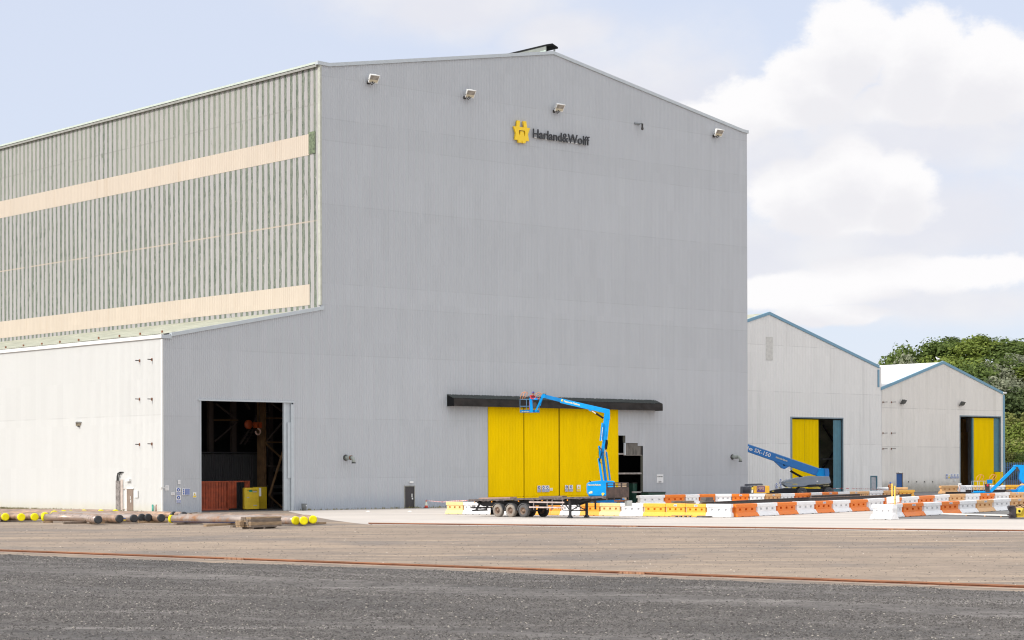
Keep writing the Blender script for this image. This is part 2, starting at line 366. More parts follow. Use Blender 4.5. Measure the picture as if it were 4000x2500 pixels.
M_GRAV = ground_mat('dark_gravel', (0.115, 0.106, 0.101), (0.165, 0.152, 0.143), (0.235, 0.218, 0.205), rot=-0.62, grit=0.9, gs=4.5, bump=1.0, streak=(0.015, 0.16), dark=(0.075, 0.072, 0.072), patch=0.12, pa=0.5)
M_CONC = ground_mat('pale_concrete', (0.50, 0.455, 0.415), (0.60, 0.55, 0.50), (0.44, 0.41, 0.385), rot=-0.1, grit=0.08, gs=3, bump=0.15, streak=(0.02, 0.25), patch=0.05, dark=(0.44, 0.405, 0.38), pa=0.5)
M_YARD = ground_mat('dark_yard', (0.10, 0.10, 0.105), (0.14, 0.14, 0.145), (0.17, 0.165, 0.16), rot=0.8, grit=0.2, gs=4)
M_FLOOR = mat('hall_floor', (0.16, 0.16, 0.17), 0.8)

def sheet(name, pts, z, m, kind='structure'):
    P = [Vector((p[0], p[1], z)) for p in pts]
    b = MB(); b.add(P, tessellate_polygon([P])); o = b.build(name, m); 
    for f in o.data.polygons:
        if f.normal.z < 0: f.flip()
    return tag(o, kind=kind)
sheet('ground', [(-3000, -400), (3000, -400), (3000, 4000), (-3000, 4000)], 0.0, M_DIRT)
g = lambda x, y: gnd(x, y)
def wiggle(a, b, n, amp, sd):
    rr = random.Random(sd); out = []
    for i in range(n+1):
        q = a.lerp(b, i/n); out.append(q+Vector((0, rr.uniform(-amp, amp), 0)))
    return out
nr0, nr1 = g(-900, 2133), g(5200, 2353)
edge = wiggle(g(-900, 2135), g(5200, 2355), 90, 0.30, 3)
sheet('dark_gravel_ground', edge+[Vector((120, 20, 0)), Vector((120, -60, 0)), Vector((-200, -60, 0)), Vector((-200, 100, 0))], 0.006, M_GRAV)
fr0, fr1 = g(1440, 2047), g(4600, 2083)
sheet('concrete_road', [g(1130, 1999), g(1210, 2016), g(1300, 2032), g(1390, 2044)]+wiggle(g(1440, 2049), g(4600, 2086), 40, 0.12, 5)+[g(4900, 2020), BM @ Vector((175, 33, 0)), BM @ Vector((74.1, 33, 0)), BM @ Vector((74.1, 0.1, 0)), BM @ Vector((13, 0.1, 0))], 0.004, M_CONC)
sheet('dark_yard_ground', [g(2500, 1973), g(2880, 1967), g(3200, 1956), g(3500, 1946), g(3900, 1937), g(4400, 1930), BM @ Vector((190, 33.9, 0)), BM @ Vector((74.1, 33.9, 0)), BM @ Vector((74.1, -1.2, 0)), BM @ Vector((56, -1.2, 0))], 0.010, M_YARD)  # darker ground sheet over the yard behind the barriers
sheet('gravel_strip', wiggle(g(3490, 2027), g(4300, 2030), 24, 0.4, 8)+[g(4300, 1985), g(3990, 1990), g(3745, 2005), g(3600, 2013), g(3510, 2018)], 0.012, ground_mat('grey_gravel', (0.16, 0.155, 0.15), (0.24, 0.235, 0.23), rot=0.1, grit=0.5, gs=7, bump=0.9))

# loose stones lying on the dark gravel and the dirt (uncountable)
import numpy as np
def stones(name, poly_test, xr, yr, n, size, c, label, seed, zb, flat=0.7):
    rg = np.random.default_rng(seed)
    y = yr[0]+(yr[1]-yr[0])*rg.random(n)**1.0; x = (rg.random(n)*2-1)*(y*0.29+2); ok = poly_test(x, y); x, y = x[ok], y[ok]; n = len(x)
    s = size[0]+(size[1]-size[0])*rg.random(n)**3.0
    base = np.array([(1, 0, 0), (-.5, .87, 0), (-.5, -.87, 0), (.1, .1, 1.1), (-.7, .1, .75), (.6, -.5, .7)], float)
    a = rg.random(n)*6.283; ca, sa = np.cos(a), np.sin(a)
    j = base[None]+rg.normal(0, .18, (n, 6, 3)); j[..., 2] = np.maximum(j[..., 2], -0.1)*flat
    X = (j[..., 0]*ca[:, None]-j[..., 1]*sa[:, None])*s[:, None]+x[:, None]; Y = (j[..., 0]*sa[:, None]+j[..., 1]*ca[:, None])*s[:, None]+y[:, None]; Z_ = j[..., 2]*s[:, None]+zb
    co = np.stack([X, Y, Z_], -1).reshape(-1, 3)
    f = np.array([(0, 1, 3), (1, 4, 3), (1, 2, 4), (2, 5, 4), (2, 0, 5), (0, 3, 5), (3, 4, 5)]); F = (f[None]+(np.arange(n)*6)[:, None, None]).reshape(-1, 3)
    me = bpy.data.meshes.new(name); me.vertices.add(len(co)); me.vertices.foreach_set('co', co.ravel()); me.loops.add(F.size); me.loops.foreach_set('vertex_index', F.ravel())
    me.polygons.add(len(F)); me.polygons.foreach_set('loop_start', np.arange(0, F.size, 3)); me.polygons.foreach_set('loop_total', np.full(len(F), 3)); me.update(calc_edges=True); me.validate()
    m = bpy.data.materials.new(name); m.use_nodes = True; t = NT(m.node_tree); p = m.node_tree.nodes['Principled BSDF']; ge = t.n('ShaderNodeNewGeometry'); r = ge.outputs['Random Per Island']
    col = t.mix(r, c[0], c[1]); col = t.mix(t.ss(r, 0.97, 0.975), col, c[2]); t.l(col, p.inputs['Base Color']); p.inputs['Roughness'].default_value = 0.85; p.inputs['Specular IOR Level'].default_value = 0.2
    me.materials.append(m); o = bpy.data.objects.new(name, me); COL.objects.link(o); return tag(o, label, 'stones', kind='stuff')
def gdens(x, y):
    d = y_rail(x)-y; m = d > 0.3+0.35*np.sin(x*0.9)+0.3*np.sin(x*2.3)
    p = 0.75+0.25*np.sin(d*0.9+0.6*np.sin(x*0.11))+0.25*np.sin(d*2.3+x*0.05)+0.2*np.sin(x*0.23+d*0.4)
    p = np.where((d > 9+0.6*np.sin(x*.13)) & (d < 12.5+0.5*np.sin(x*.1)), 0.12, p)
    return m & (np.random.default_rng(3).random(len(x)) < np.clip(p, 0.1, 1))
def y_rail(x): a_, b_ = nr0, nr1; return a_.y+(b_.y-a_.y)*(x-a_.x)/(b_.x-a_.x)
stones('gravel_stones', lambda x, y: gdens(x, y), (-40, 40), (40, 104), 520000, (0.013, 0.040), ((0.06, 0.056, 0.054), (0.165, 0.153, 0.145), (0.36, 0.33, 0.29)), 'loose dark grey stones with a few pale ones on the foreground gravel', 5, 0.004)
stones('dirt_stones', lambda x, y: (y > y_rail(x)+0.8) & (y < fr0.y+(fr1.y-fr0.y)*(x-fr0.x)/(fr1.x-fr0.x)-0.6), (-40, 40), (64, 145), 22000, (0.012, 0.045), ((0.13, 0.115, 0.10), (0.36, 0.30, 0.25), (0.6, 0.52, 0.44)), 'small scattered stones on the dirt strip between the rails', 6, 0.0)

# crane rails
def rail(a, b, label, joints):
    d = (b-a); L = d.length; ang = math.atan2(d.y, d.x)
    t = thing('rail', label, 'rail', a, ang, 'rusty crane rails across the yard')
    hd = MB(); hd.b2((0, -0.05, 0.055), (L, 0.05, 0.10)); hd.build('rail_head', mat('rust_rail', (0.30, 0.135, 0.07), 0.7, var=0.35, scale=1.2, stretch=(0.3, 3, 3)), t)
    wb = MB(); wb.b2((0, -0.016, 0.02), (L, 0.016, 0.055)); wb.b2((0, -0.085, 0.012), (L, 0.085, 0.022)); wb.build('rail_web', RUST, t)
    for j in joints:
        s = j; q = MB(); q.b2((s-0.55, -0.11, 0.013), (s+0.55, -0.05, 0.09)); 
        for k in range(4): q.box((s-0.42+k*0.28, -0.125, 0.05), (0.09, 0.05, 0.07))
        q.build('fishplate', mat('rust_plate', (0.36, 0.19, 0.11), 0.8, var=0.3, scale=5), t)
    return t
def along(a, b, px, py):
    q = gnd(px, py); d = (b-a).normalized(); return (q-a).dot(d)
RA, RB_ = g(-900, 2122), g(5200, 2341)
rail(RA, RB_, 'long rusty rail at the edge of the dark gravel, nearest the camera', [along(RA, RB_, 780, 2195), along(RA, RB_, 2300, 2257)])
kb = MB(); kd = (RB_-RA).normalized(); kn = Vector((-kd.y, kd.x, 0))
kb.add([RA-kn*0.8+Vector((0, 0, .009)), RB_-kn*0.75+Vector((0, 0, .009)), RB_+kn*0.25+Vector((0, 0, .009)), RA+kn*0.25+Vector((0, 0, .009))], [(0, 1, 2, 3)])
tag(kb.build('rail_bed', ground_mat('rail_bed_sand', (0.40, 0.32, 0.25), (0.30, 0.25, 0.21), (0.20, 0.17, 0.15), rot=-0.62, grit=0.3, gs=5, streak=(0.15, 0.8))), kind='structure')
rail(fr0, fr1, 'rusty rail along the front edge of the pale concrete road', [along(fr0, fr1, 2390, 2064), along(fr0, fr1, 3480, 2073)])

# ---------------- big hall ----------------
hall = thing('shipbuilding_hall', 'huge grey corrugated gable hall with white lean-to and peeling green side', 'building', CORN, TH)
UB = onG(1250, 253).x; UR = 73.75; UP = 45.12; ZE = 40.4; ZP = 45.35; ZL = 15.15; ZJ = 18.25
def ztop(u):
    if u < UB: return ZL+(ZJ-ZL)*u/UB
    if u < UP: return ZE+(ZP-ZE)*(u-UB)/(UP-UB)
    return ZP+(ZE-ZP)*(u-UP)/(UR-UP)
def corr(b, s0, s1, pitch, dep, top, holes, P, fr=(0.0, 0.22, 0.42, 0.72), offs=(0, 0, 1, 1), extra=(), bot=0.0, mi=0):
    # corrugated sheet: P(s, off, z) -> point; holes (sa, sb, za, zb)
    br = set(extra)
    for h in holes: br.add(h[0]); br.add(h[1])
    xs = []
    k = math.floor(s0/pitch)
    def off_at(s):
        q = (s/pitch) % 1.0; F = list(fr)+[1.0]; O = list(offs)+[offs[0]]
        for i in range(len(fr)):
            if q <= F[i+1]: return (O[i]+(O[i+1]-O[i])*(q-F[i])/(F[i+1]-F[i]))*dep
        return 0
    while k*pitch < s1+pitch:
        for f_ in fr:
            x = (k+f_)*pitch
            if s0 < x < s1: xs.append(x)
        k += 1
    xs = sorted(set([round(x, 5) for x in xs+[s0, s1]+[e for e in br if s0 < e < s1]]))
    for a, c in zip(xs[:-1], xs[1:]):
        mid = (a+c)/2; zs = [(bot(mid) if callable(bot) else bot, None)]
        hs = sorted([(h[2], h[3]) for h in holes if h[0] <= mid <= h[1]])
        segs = []; z0 = bot(mid) if callable(bot) else bot
        for za, zb in hs:
            if za > z0: segs.append((z0, za))
            z0 = max(z0, zb)
        segs.append((z0, None))
        oa, oc = off_at(a), off_at(c)
        for q0, q1 in segs:
            if q1 is None: ta, tc_ = top(a+1e-4), top(c-1e-4)
            else: ta = tc_ = q1
            if min(ta, tc_) <= q0: continue
            b.add([P(a, oa, q0), P(c, oc, q0), P(c, oc, tc_), P(a, oa, ta)], [(0, 1, 2, 3)], mi)
def hx(px, py): q = onG(px, py); return q.x, q.z
O1 = (hx(783, 1700)[0], hx(1109, 1700)[0]); O1b = hx(1145, 1700)[0]; O1z = 9.66
YD0, YD1 = hx(1905, 1700)[0], hx(2414.6, 1700)[0]; YDz = 9.85
D0, D1 = hx(1580, 1950)[0], hx(1619.5, 1950)[0]
r1, r2, r3, r4, r5 = hx(2415, 1750)[0], hx(2443, 1750)[0], hx(2490, 1750)[0], hx(2511, 1800)[0], hx(2557, 1940)[0]
rz = lambda py, px=2460: hx(px, py)[1]
holes = [(O1[0], O1b, -1, O1z), (D0, D1, -1, 2.12), (YD0, YD1, -1, YDz),
         (r1, r2, -1, rz(1701, 2430)), (r2, r3, -1, rz(1730.5, 2465)), (r3, r4, -1, rz(1742, 2500)), (r4, r5, -1, rz(1926, 2530))]
gb = MB(); corr(gb, 0.0, UR, 0.2, 0.038, ztop, holes, lambda s, o, z: (s, o-0.02, z), extra=(UB, UP))
gb.build('gable_wall', GREY, hall, recalc=False)
# frames and reveals of the openings
fb = MB()
fb.b2((O1[0]-0.25, -0.10, O1z), (O1b+0.12, 0.25, O1z+0.13)); fb.b2((O1[0]-0.04, -0.045, 0), (O1[0]+0.06, 0.25, O1z-0.003))
fb.build('opening_frame', TRIM, hall)
pb = MB(); u0 = O1[1]
corr(pb, u0+0.32, O1b, 0.2, 0.035, lambda s: O1z-0.01, [], lambda s, o, z: (s, o+0.12, z)); pb.b2((u0, 0.02, 0), (u0+0.16, 0.22, O1z-0.01)); pb.b2((u0+0.165, 0.06, 0), (u0+0.315, 0.20, O1z-0.01))
pb.b2((u0+0.42, 0.03, 2.9), (u0+0.86, 0.1, 7.9)); pb.b2((O1b-0.24, -0.05, 0), (O1b+0.04, 0.115, O1z-0.14))
pb.build('opening_jamb', TRIM, hall)
# personnel door
dr = MB(); dr.b2((D0+0.05, 0.02, 0.02), (D1-0.04, 0.08, 2.05)); d_ = dr.build('door', mat('black_door', (0.045, 0.04, 0.042), 0.6, var=0.2), hall)
fr_ = MB(); fr_.b2((D0-0.04, -0.05, 2.05), (D1+0.04, 0.1, 2.13)); fr_.b2((D0-0.03, -0.04, 0), (D0+0.05, 0.1, 2.05)); fr_.b2((D1-0.04, -0.04, 0), (D1+0.03, 0.1, 2.05)); fr_.build('door_frame', mat('door_frame_grey', (0.33, 0.33, 0.30), 0.6, dirt=(0.12, 0.12, 0.07), dscale=3), hall)
hd = MB(); hd.b2((D1-0.36, -0.02, 1.02), (D1-0.27, 0.018, 1.36)); hd.b2((D1-0.33, -0.03, 0.82), (D1-0.2, 0.018, 0.98)); hd.build('handle', WTRIM, d_); KIDS.setdefault(d_, [])
lp = MB(); q0 = hx(1598, 1884); lp.b2((q0[0], -0.14, q0[1]-0.06), (q0[0]+0.42, -0.02, q0[1]+0.1)); lp.build('door_lamp', WTRIM, hall)

# barge boards and corner trims
tb = MB()
def roofline(b, p, q, h=0.32, y0=-0.13, y1=0.25):
    b.prism([(p[0], y0, p[1]), (q[0], y0, q[1]), (q[0], y0, q[1]-h), (p[0], y0, p[1]-h)], (0, y1-y0, 0))
roofline(tb, (UB-0.35, ZE+0.28), (UB+1.0, ZE+0.24)); roofline(tb, (UB+1.0, ZE+0.24), (UP, ZP+0.06)); roofline(tb, (UP, ZP+0.06), (UR-0.75, ZE+0.22)); roofline(tb, (UR-0.75, ZE+0.22), (UR+0.16, ZE+0.16))
tb.build('barge_board', TRIM, hall); tb = MB()
roofline(tb, (0.9, ZL+0.27), (UB+0.3, ZJ+0.25)); roofline(tb, (-0.08, ZL+0.06), (0.9, ZL+0.05), 0.3)
tb.build('barge_board', TRIM, hall)
# right side wall, rear wall, main roof
LV = 130.0
rw = MB(); rw.b2((UR-0.12, 0.31, 0), (UR, LV, ZE)); rw.b2((0, LV, 0), (UR, LV+0.2, 15)); rw.b2((UB, LV, 15), (UR, LV+0.2, ZE)); rw.build('rear_wall', GREY, hall)
mr = MB(); mr.prism([(UB-0.25, 0.26, ZE), (UP, 0.26, ZP), (UR+0.15, 0.26, ZE), (UR+0.15, 0.26, ZE-0.2), (UP, 0.26, ZP-0.2), (UB-0.25, 0.26, ZE-0.2)], (0, LV, 0)); mr.build('main_roof', mat('old_roof', (0.3, 0.3, 0.28), 0.8), hall)
# ridge ventilator
vb = MB(); vy = 9.0
e0 = onG(2133, 173, vy); e1 = onG(2158, 171, vy); e2 = onG(2180, 184, vy); e3 = onG(2174, 197, vy)
zt = e0.z
vb.prism([(e0.x, vy, e0.z), (e1.x, vy, e1.z+0.05), (e2.x, vy, e2.z), (e2.x, vy, e2.z-0.16), (e1.x, vy, e1.z-0.14), (e0.x, vy, e0.z-0.16)], (0, 70, 0))
vb.build('ridge_vent', BLACK, hall, label='black open-ended vent cowl along the ridge')
vs_ = MB(); vs_.b2((e0.x+0.05, vy+0.1, ZP-0.5), (e0.x+0.15, vy+70, e0.z-0.17)); vs_.b2((e0.x+0.2, vy+1.2, ZP-1.5), (e2.x-0.35, vy+1.3, e2.z-0.3)); vs_.beam((e1.x-0.6, vy+.2, ZP-0.4), (e1.x+0.5, vy+.2, e1.z-0.5), 0.1, 0.16); vs_.build('vent_side', mat('vent_grey', (0.25, 0.27, 0.25), 0.7), hall)
vl = MB(); vl.b2((e0.x-0.02, vy+0.05, e0.z-0.95), (e0.x+0.045, vy+70, e0.z-0.62)); vl.build('vent_flashing', mat('pale_green', (0.55, 0.66, 0.58), 0.6), hall)

# old side wall above the lean-to
SW1 = 85.0
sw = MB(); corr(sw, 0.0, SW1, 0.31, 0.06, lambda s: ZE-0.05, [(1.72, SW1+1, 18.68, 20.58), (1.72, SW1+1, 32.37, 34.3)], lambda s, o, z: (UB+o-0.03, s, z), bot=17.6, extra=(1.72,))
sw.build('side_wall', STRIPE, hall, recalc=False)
for a, b_, in ((18.68, 20.58), (32.37, 34.3)):
    sb_ = MB(); corr(sb_, 1.72, SW1, 0.31, 0.05, lambda s: b_, [], lambda s, o, z: (UB+o-0.045, s, z), bot=a); sb_.build('translucent_strip', CREAM, hall, recalc=False)
gp = MB(); gp.b2((UB-0.075, 0.75, 32.45), (UB-0.045, 1.72, 34.45)); gp.build('green_patch', mat('green_sheet', (0.13, 0.165, 0.10), 0.7, var=0.5, scale=4), hall, label='dark green replacement sheet at the end of the upper strip')
gt = MB(); gt.b2((UB-0.28, -0.10, ZE+0.06), (UB-0.05, SW1, ZE+0.25)); gt.build('gutter', mat('pale_green_gutter', (0.52, 0.58, 0.52), 0.5, var=0.05), hall)
ct = MB(); ct.b2((UB-0.06, -0.06, ZJ+0.35), (UB+0.12, 0.28, ZE-0.03)); ct.build('corner_trim', mat('cream_trim', (0.44, 0.45, 0.39), 0.6), hall)
# lean-to roof and white wall
lr = MB()
def roofP(s, o, z):
    return (z*UB, s, ZL+0.12+(ZJ-ZL-0.15)*z+o)
xs = 0.0
NR = int(SW1/0.35)
for i in range(NR):
    s0, s1 = i*0.35+0.27, i*0.35+0.445; s2 = (i+1)*0.35+0.27
    lr.add([roofP(s0, 0, 0), roofP(s1, 0.07, 0), roofP(s1, 0.07, 1), roofP(s0, 0, 1)], [(0, 1, 2, 3)]); lr.add([roofP(s1, 0.07, 0), roofP(s2, 0, 0), roofP(s2, 0, 1), roofP(s1, 0.07, 1)], [(0, 1, 2, 3)])
lr.build('lean_to_roof', ROOFG, hall, recalc=False)
rr = random.Random(4)
for i in range(16):
    s = 1.4+i*2.9*1.25; cl = MB(); cl.box((0.9+rr.uniform(-.05, .1), s, ZL+0.42), (0.12, 0.12, 0.22)); cl.build('roof_clip', RUST, hall)
ww = MB(); DU0 = onW(498, 1950).y; DU1 = onW(521, 1950).y
corr(ww, 0.0, SW1, 0.2, 0.036, lambda s: ZL-0.2, [(min(DU0, DU1), max(DU0, DU1), -1, 2.07)], lambda s, o, z: (o-0.02, s, z)); ww.build('white_wall', WHITE, hall, recalc=False)
wt = MB(); wt.b2((-0.14, -0.12, ZL-0.22), (0.12, SW1, ZL+0.09)); wt.build('eaves_trim', WTRIM, hall)
wc = MB(); wc.b2((-0.05, -0.06, 2.25), (0.10, 0.10, ZL-0.31)); wc.b2((-0.10, -0.14, 0), (0.02, -0.03, 2.1)); wc.b2((-0.25, -0.15, 2.12), (0.16, -0.02, 2.2)); wc.build('corner_guard', [WTRIM], hall)
wd_ = MB(); wd_.b2((-0.06, DU0, 0), (0.02, DU1, 2.02)); d2 = wd_.build('door', mat('brown_door', (0.25, 0.19, 0.15), 0.6, var=0.1), hall)
h2 = MB(); h2.b2((-0.10, DU1+0.32, 1.15), (-0.062, DU1+0.4, 1.4)); h2.b2((-0.11, DU1+0.22, 0.85), (-0.062, DU1+0.32, 1.1)); h2.build('handle', WTRIM, d2)
df = MB(); df.b2((-0.09, DU0, 2.025), (0.05, DU1-0.12, 2.14)); df.b2((-0.08, DU0+0.002, 0), (0.03, DU0+0.28, 2.02)); df.build('door_frame', WTRIM, hall)
wl = MB(); q = onW(505, 1876); wl.b2((-0.22, q.y-0.3, q.z-0.1), (-0.03, q.y+0.3, q.z+0.12)); wl.build('door_lamp', WTRIM, hall)
wb_ = MB(); q = onW(534, 1930); wb_.b2((-0.1, q.y-0.3, q.z-0.3), (-0.03, q.y+0.25, q.z+0.3)); wb_.build('control_box', WTRIM, hall)
# dark cable tray up the white wall
tr = MB(); q = onW(465, 1950); q2 = onW(476, 1850)
tr.b2((-0.12, q.y-0.32, 0), (-0.03, q.y+0.38, 2.75)); tr.build('cable_tray', mat('grey_galvanised', (0.22, 0.20, 0.19), 0.6, var=0.4, scale=5), hall)
tr2 = MB(); qq = onW(476, 1950); tr2.b2((-0.07, qq.y-0.25, 0), (-0.028, qq.y+0.12, 2.85)); 
for k in (0.25, 2.0): tr2.b2((-0.09, qq.y-0.95, k), (-0.03, qq.y-0.26, k+0.06))
tr2.build('cable_tray_cover', mat('beige_metal', (0.55, 0.47, 0.42), 0.6), hall)
cb_ = MB()
for k in (-0.15, 0.05, 0.2): cb_.tube([(-0.10, q.y+k, 2.7), (-0.12, q.y+k-0.05, 3.1), (-0.15, q.y+k-0.25, 3.4), (-0.1, q.y+k-0.55, 3.5), (0.0, q.y+k-0.7, 3.48)], 0.035, 6)
cb_.build('cable', BLACK, hall)

# canopy over the sliding doors
ca = hx(1744, 1541); cb2 = hx(2560, 1562); CU0, CU1 = ca[0], cb2[0]; CZ = 10.80
cn = MB(); PR = 1.1
for i in range(int((CU1-CU0)/0.2)):
    s = CU0+i*0.2; e = min(s+0.2, CU1)
    cn.add([(s, 0, CZ), (s+0.1, 0, CZ+0.03), (s+0.1, -PR, CZ-0.36), (s, -PR, CZ-0.39)], [(0, 1, 2, 3)]); cn.add([(s+0.1, 0, CZ+0.03), (e, 0, CZ), (e, -PR, CZ-0.39), (s+0.1, -PR, CZ-0.36)], [(0, 1, 2, 3)])
for i in range(60):
    s = CU0+0.5+i*0.46
    if random.random() < 0.55: cn.box((s, -0.12, CZ-0.02), (0.08*random.uniform(1, 3), 0.05, 0.03), mi=1)
cn.build('canopy_roof', [mat('canopy_sheet', (0.035, 0.043, 0.04), 0.6, var=0.3), mat('galvanised_bolts', (0.5, 0.5, 0.5), 0.4)], hall, recalc=False)
cf = MB(); z1 = CZ-0.40; z0 = CZ-1.14; rr = random.Random(2); n = 44; pts = []
for i in range(n+1):
    s = CU0+0.02+(CU1-CU0-0.04)*i/n; dd = rr.uniform(-0.035, 0.035)
    pts.append(((s, -PR+dd, z1), (s, -PR+rr.uniform(-0.03, 0.03), (z0+z1)/2), (s, -PR-dd*0.5, z0)))
for i in range(n):
    for k in range(2): cf.add([pts[i][k], pts[i+1][k], pts[i+1][k+1], pts[i][k+1]], [(0, 1, 2, 3)])
cf.build('canopy_fascia', BLACKF, hall)
ce = MB()
for s in (CU0+0.01, CU1-0.05): ce.prism([(s, -PR+0.06, z1), (s, -0.03, CZ-0.02), (s, -0.03, z0), (s, -PR+0.06, z0)], (0.04, 0, 0))
ce.b2((CU0+0.06, -PR+0.06, z0+0.05), (CU1-0.06, -0.05, z0+0.09)); ce.build('canopy_end', BLACK, hall)
# canopy light edge at the left end
cg = MB(); cg.b2((CU0-0.05, -0.08, z0), (CU0, -0.02, CZ)); cg.build('canopy_flashing', TRIM, hall)

# yellow sliding doors
edges = [1905, 2043.5, 2047.5, 2181.5, 2186, 2314, 2414.8]
ys = [hx(e, 1700)[0] for e in edges]
dz = 9.72
for k, (a, b_, off) in enumerate(((ys[0]+0.03, ys[1], -0.06), (ys[2], ys[3], -0.06), (ys[4], ys[5], -0.06), (ys[5]+0.005, ys[6], -0.02))):
    y = MB(); corr(y, a, b_, 0.2, 0.035, lambda s: dz, [], lambda s, o, z: (s, o+off, z), bot=(0.97 if k < 3 else 0.0))
    if k < 3: corr(y, a, b_, 0.2, 0.03, lambda s: 0.90, [], lambda s, o, z: (s, o+off-0.025, z), bot=0.03)
    y.b2((a+0.02, off+0.05, 0.03), (b_-0.02, off+0.12, dz))
    y.build('sliding_door', YEL, hall, recalc=False, label=['yellow sliding door leaf at the left', 'yellow door leaf under the lift basket', 'third yellow door leaf', 'narrow yellow fixed panel at the right'][k])
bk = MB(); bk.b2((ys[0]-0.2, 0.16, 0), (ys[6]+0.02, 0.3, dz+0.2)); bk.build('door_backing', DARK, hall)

# stripped corner at the right of the yellow doors
def bar(px0, px1, py0, py1, m0=-0.02, th=0.12, px=2460):
    sp_ = MB(); sp_.b2((hx(px0, 1800)[0], m0, rz(py1, px)), (hx(px1, 1800)[0], m0+th, rz(py0, px))); sp_.build('sheeting_rail', mat('wood_grey', (0.30, 0.27, 0.25), 0.8, var=0.3), hall)
bar(2415, 2437, 1770, 1776, px=2426); bar(2415, 2506, 1846, 1852.5); bar(2470, 2506, 1919.5, 1925.5, px=2490); bar(2437, 2506, 1776.5, 1779)
s2_ = MB(); s2_.b2((hx(2437.5, 1750)[0], -0.07, rz(1777, 2440)), (hx(2443, 1750)[0], 0.1, rz(1730, 2440))); s2_.build('flashing', TRIM, hall); s2_ = MB(); s2_.b2((r1, -0.03, rz(1701)-0.01), (r2+0.02, 0.1, rz(1699.5))); s2_.build('flashing', TRIM, hall)
s3_ = MB(); corr(s3_, r2+0.01, r3, 0.2, 0.05, lambda s: rz(1730.5, 2465), [], lambda s, o, z: (s, o+0.06, z), bot=rz(1776, 2465)); corr(s3_, r3, hx(2508, 1750)[0], 0.2, 0.05, lambda s: rz(1742, 2500), [], lambda s, o, z: (s, o+0.06, z), bot=rz(1777, 2500))
s3_.build('bare_sheet', mat('weathered_bare_sheet', (0.15, 0.14, 0.125), 0.85, var=0.35, scale=3, stretch=(2, 2, 0.3)), hall, recalc=False, label='unpainted dark corrugated patch')
s4_ = MB(); s4_.b2((hx(2505, 1800)[0], -0.01, 0), (r4, 0.15, rz(1777, 2508))); s4_.b2((hx(2437, 1750)[0]-0.02, 0.05, rz(1729, 2440)), (r2, 0.15, rz(1702, 2440))); s4_.build('jamb', mat('dark_olive', (0.07, 0.07, 0.055), 0.8), hall)

# interior: floor, columns, braces, stair, partition
fl = MB(); fl.b2((0.1, 0.1, -0.05), (UR-0.3, LV-0.2, 0.02)); fl.build('hall_floor', M_FLOOR, hall)
def inP(px, py, v): return onG(px, py, v)
cz = MB(); bs = MB(); rl = MB(); st = MB(); pt = MB(); dk = MB()
def vcol(b, px, v, w_, top=14.9):
    u_ = inP(px, 1800, v).x; b.b2((u_-w_/2, v, 0.02), (u_+w_/2, v+0.25, top)); 
    return u_
u_ = inP(1028, 1800, 8).x
cz.b2((u_-0.35, 8, 0.02), (u_-0.28, 8.5, 15.4)); cz.b2((u_+0.28, 8, 0.02), (u_+0.35, 8.5, 15.4)); cz.b2((u_-0.28, 8.22, 0.02), (u_+0.28, 8.28, 15.4)); cz.build('steel_column', BSTEEL, hall, label='brown column beside the hoist')
for px, w_ in ((826, 0.5), (916, 0.5), (1062, 0.35)):
    c_ = MB(); u_ = inP(px, 1800, 14).x; c_.b2((u_-w_/2, 14, 0.02), (u_+w_/2, 14.4, 14.9)); c_.build('steel_column', mat('dim_steel', (0.11, 0.085, 0.075), 0.8), hall)
def br(px0, py0, px1, py1, v, w_=0.16, m_=BSTEEL, nm='steel_brace'):
    q = MB(); q.beam(inP(px0, py0, v), inP(px1, py1, v), 0.12, w_, up=(0, 1, 0)); q.build(nm, m_, hall)
DIM = mat('dim_steel', (0.11, 0.085, 0.075), 0.8)
br(1106, 1762, 1052, 1935, 5, 0.2); br(1035, 1730, 1100, 1790, 7.5, 0.2); br(1050, 1935, 1105, 1985, 6, 0.16)
br(840, 1575, 925, 1640, 13, 0.25, DIM); br(838, 1725, 925, 1650, 13, 0.22, DIM); br(1040, 1722, 1108, 1645, 8.6, 0.2, DIM); br(1060, 1575, 1108, 1612, 9, 0.2, DIM); br(960, 1575, 975, 1600, 13, 0.3, DIM)
br(836, 1641, 930, 1641, 13, 0.1); br(1040, 1633, 1108, 1634, 8.6, 0.1); br(1040, 1727, 1108, 1728, 8.6, 0.1); br(1040, 1820, 1108, 1822, 8.6, 0.1, DIM)
a_, b_ = inP(938, 1735, 12), inP(1022, 1600, 12); st.beam(a_, b_, 0.06, 0.3, up=(0, 1, 0)); st.beam(a_+Vector((0.9, 0.6, 0)), b_+Vector((0.9, 0.6, 0)), 0.06, 0.3, up=(0, 1, 0))
for k in range(1, 12): q = a_.lerp(b_, k/12); st.b2((q.x, q.y-0.3, q.z), (q.x+0.9, q.y+0.5, q.z+0.04))
st.build('staircase', DIM, hall)
pa_, pb_ = inP(786, 1770, 12), inP(1014, 1764, 12)
corr(pt, pa_.x-0.5, pb_.x, 0.25, 0.06, lambda s: pa_.z-0.1, [], lambda s, o, z: (s, 12+o, z), bot=0.02); pt.b2((pa_.x-0.5, 12, pa_.z), (pb_.x, 14.5, pa_.z+0.12)); pt.build('partition', mat('grey_partition', (0.08, 0.08, 0.085), 0.8), hall, recalc=False)
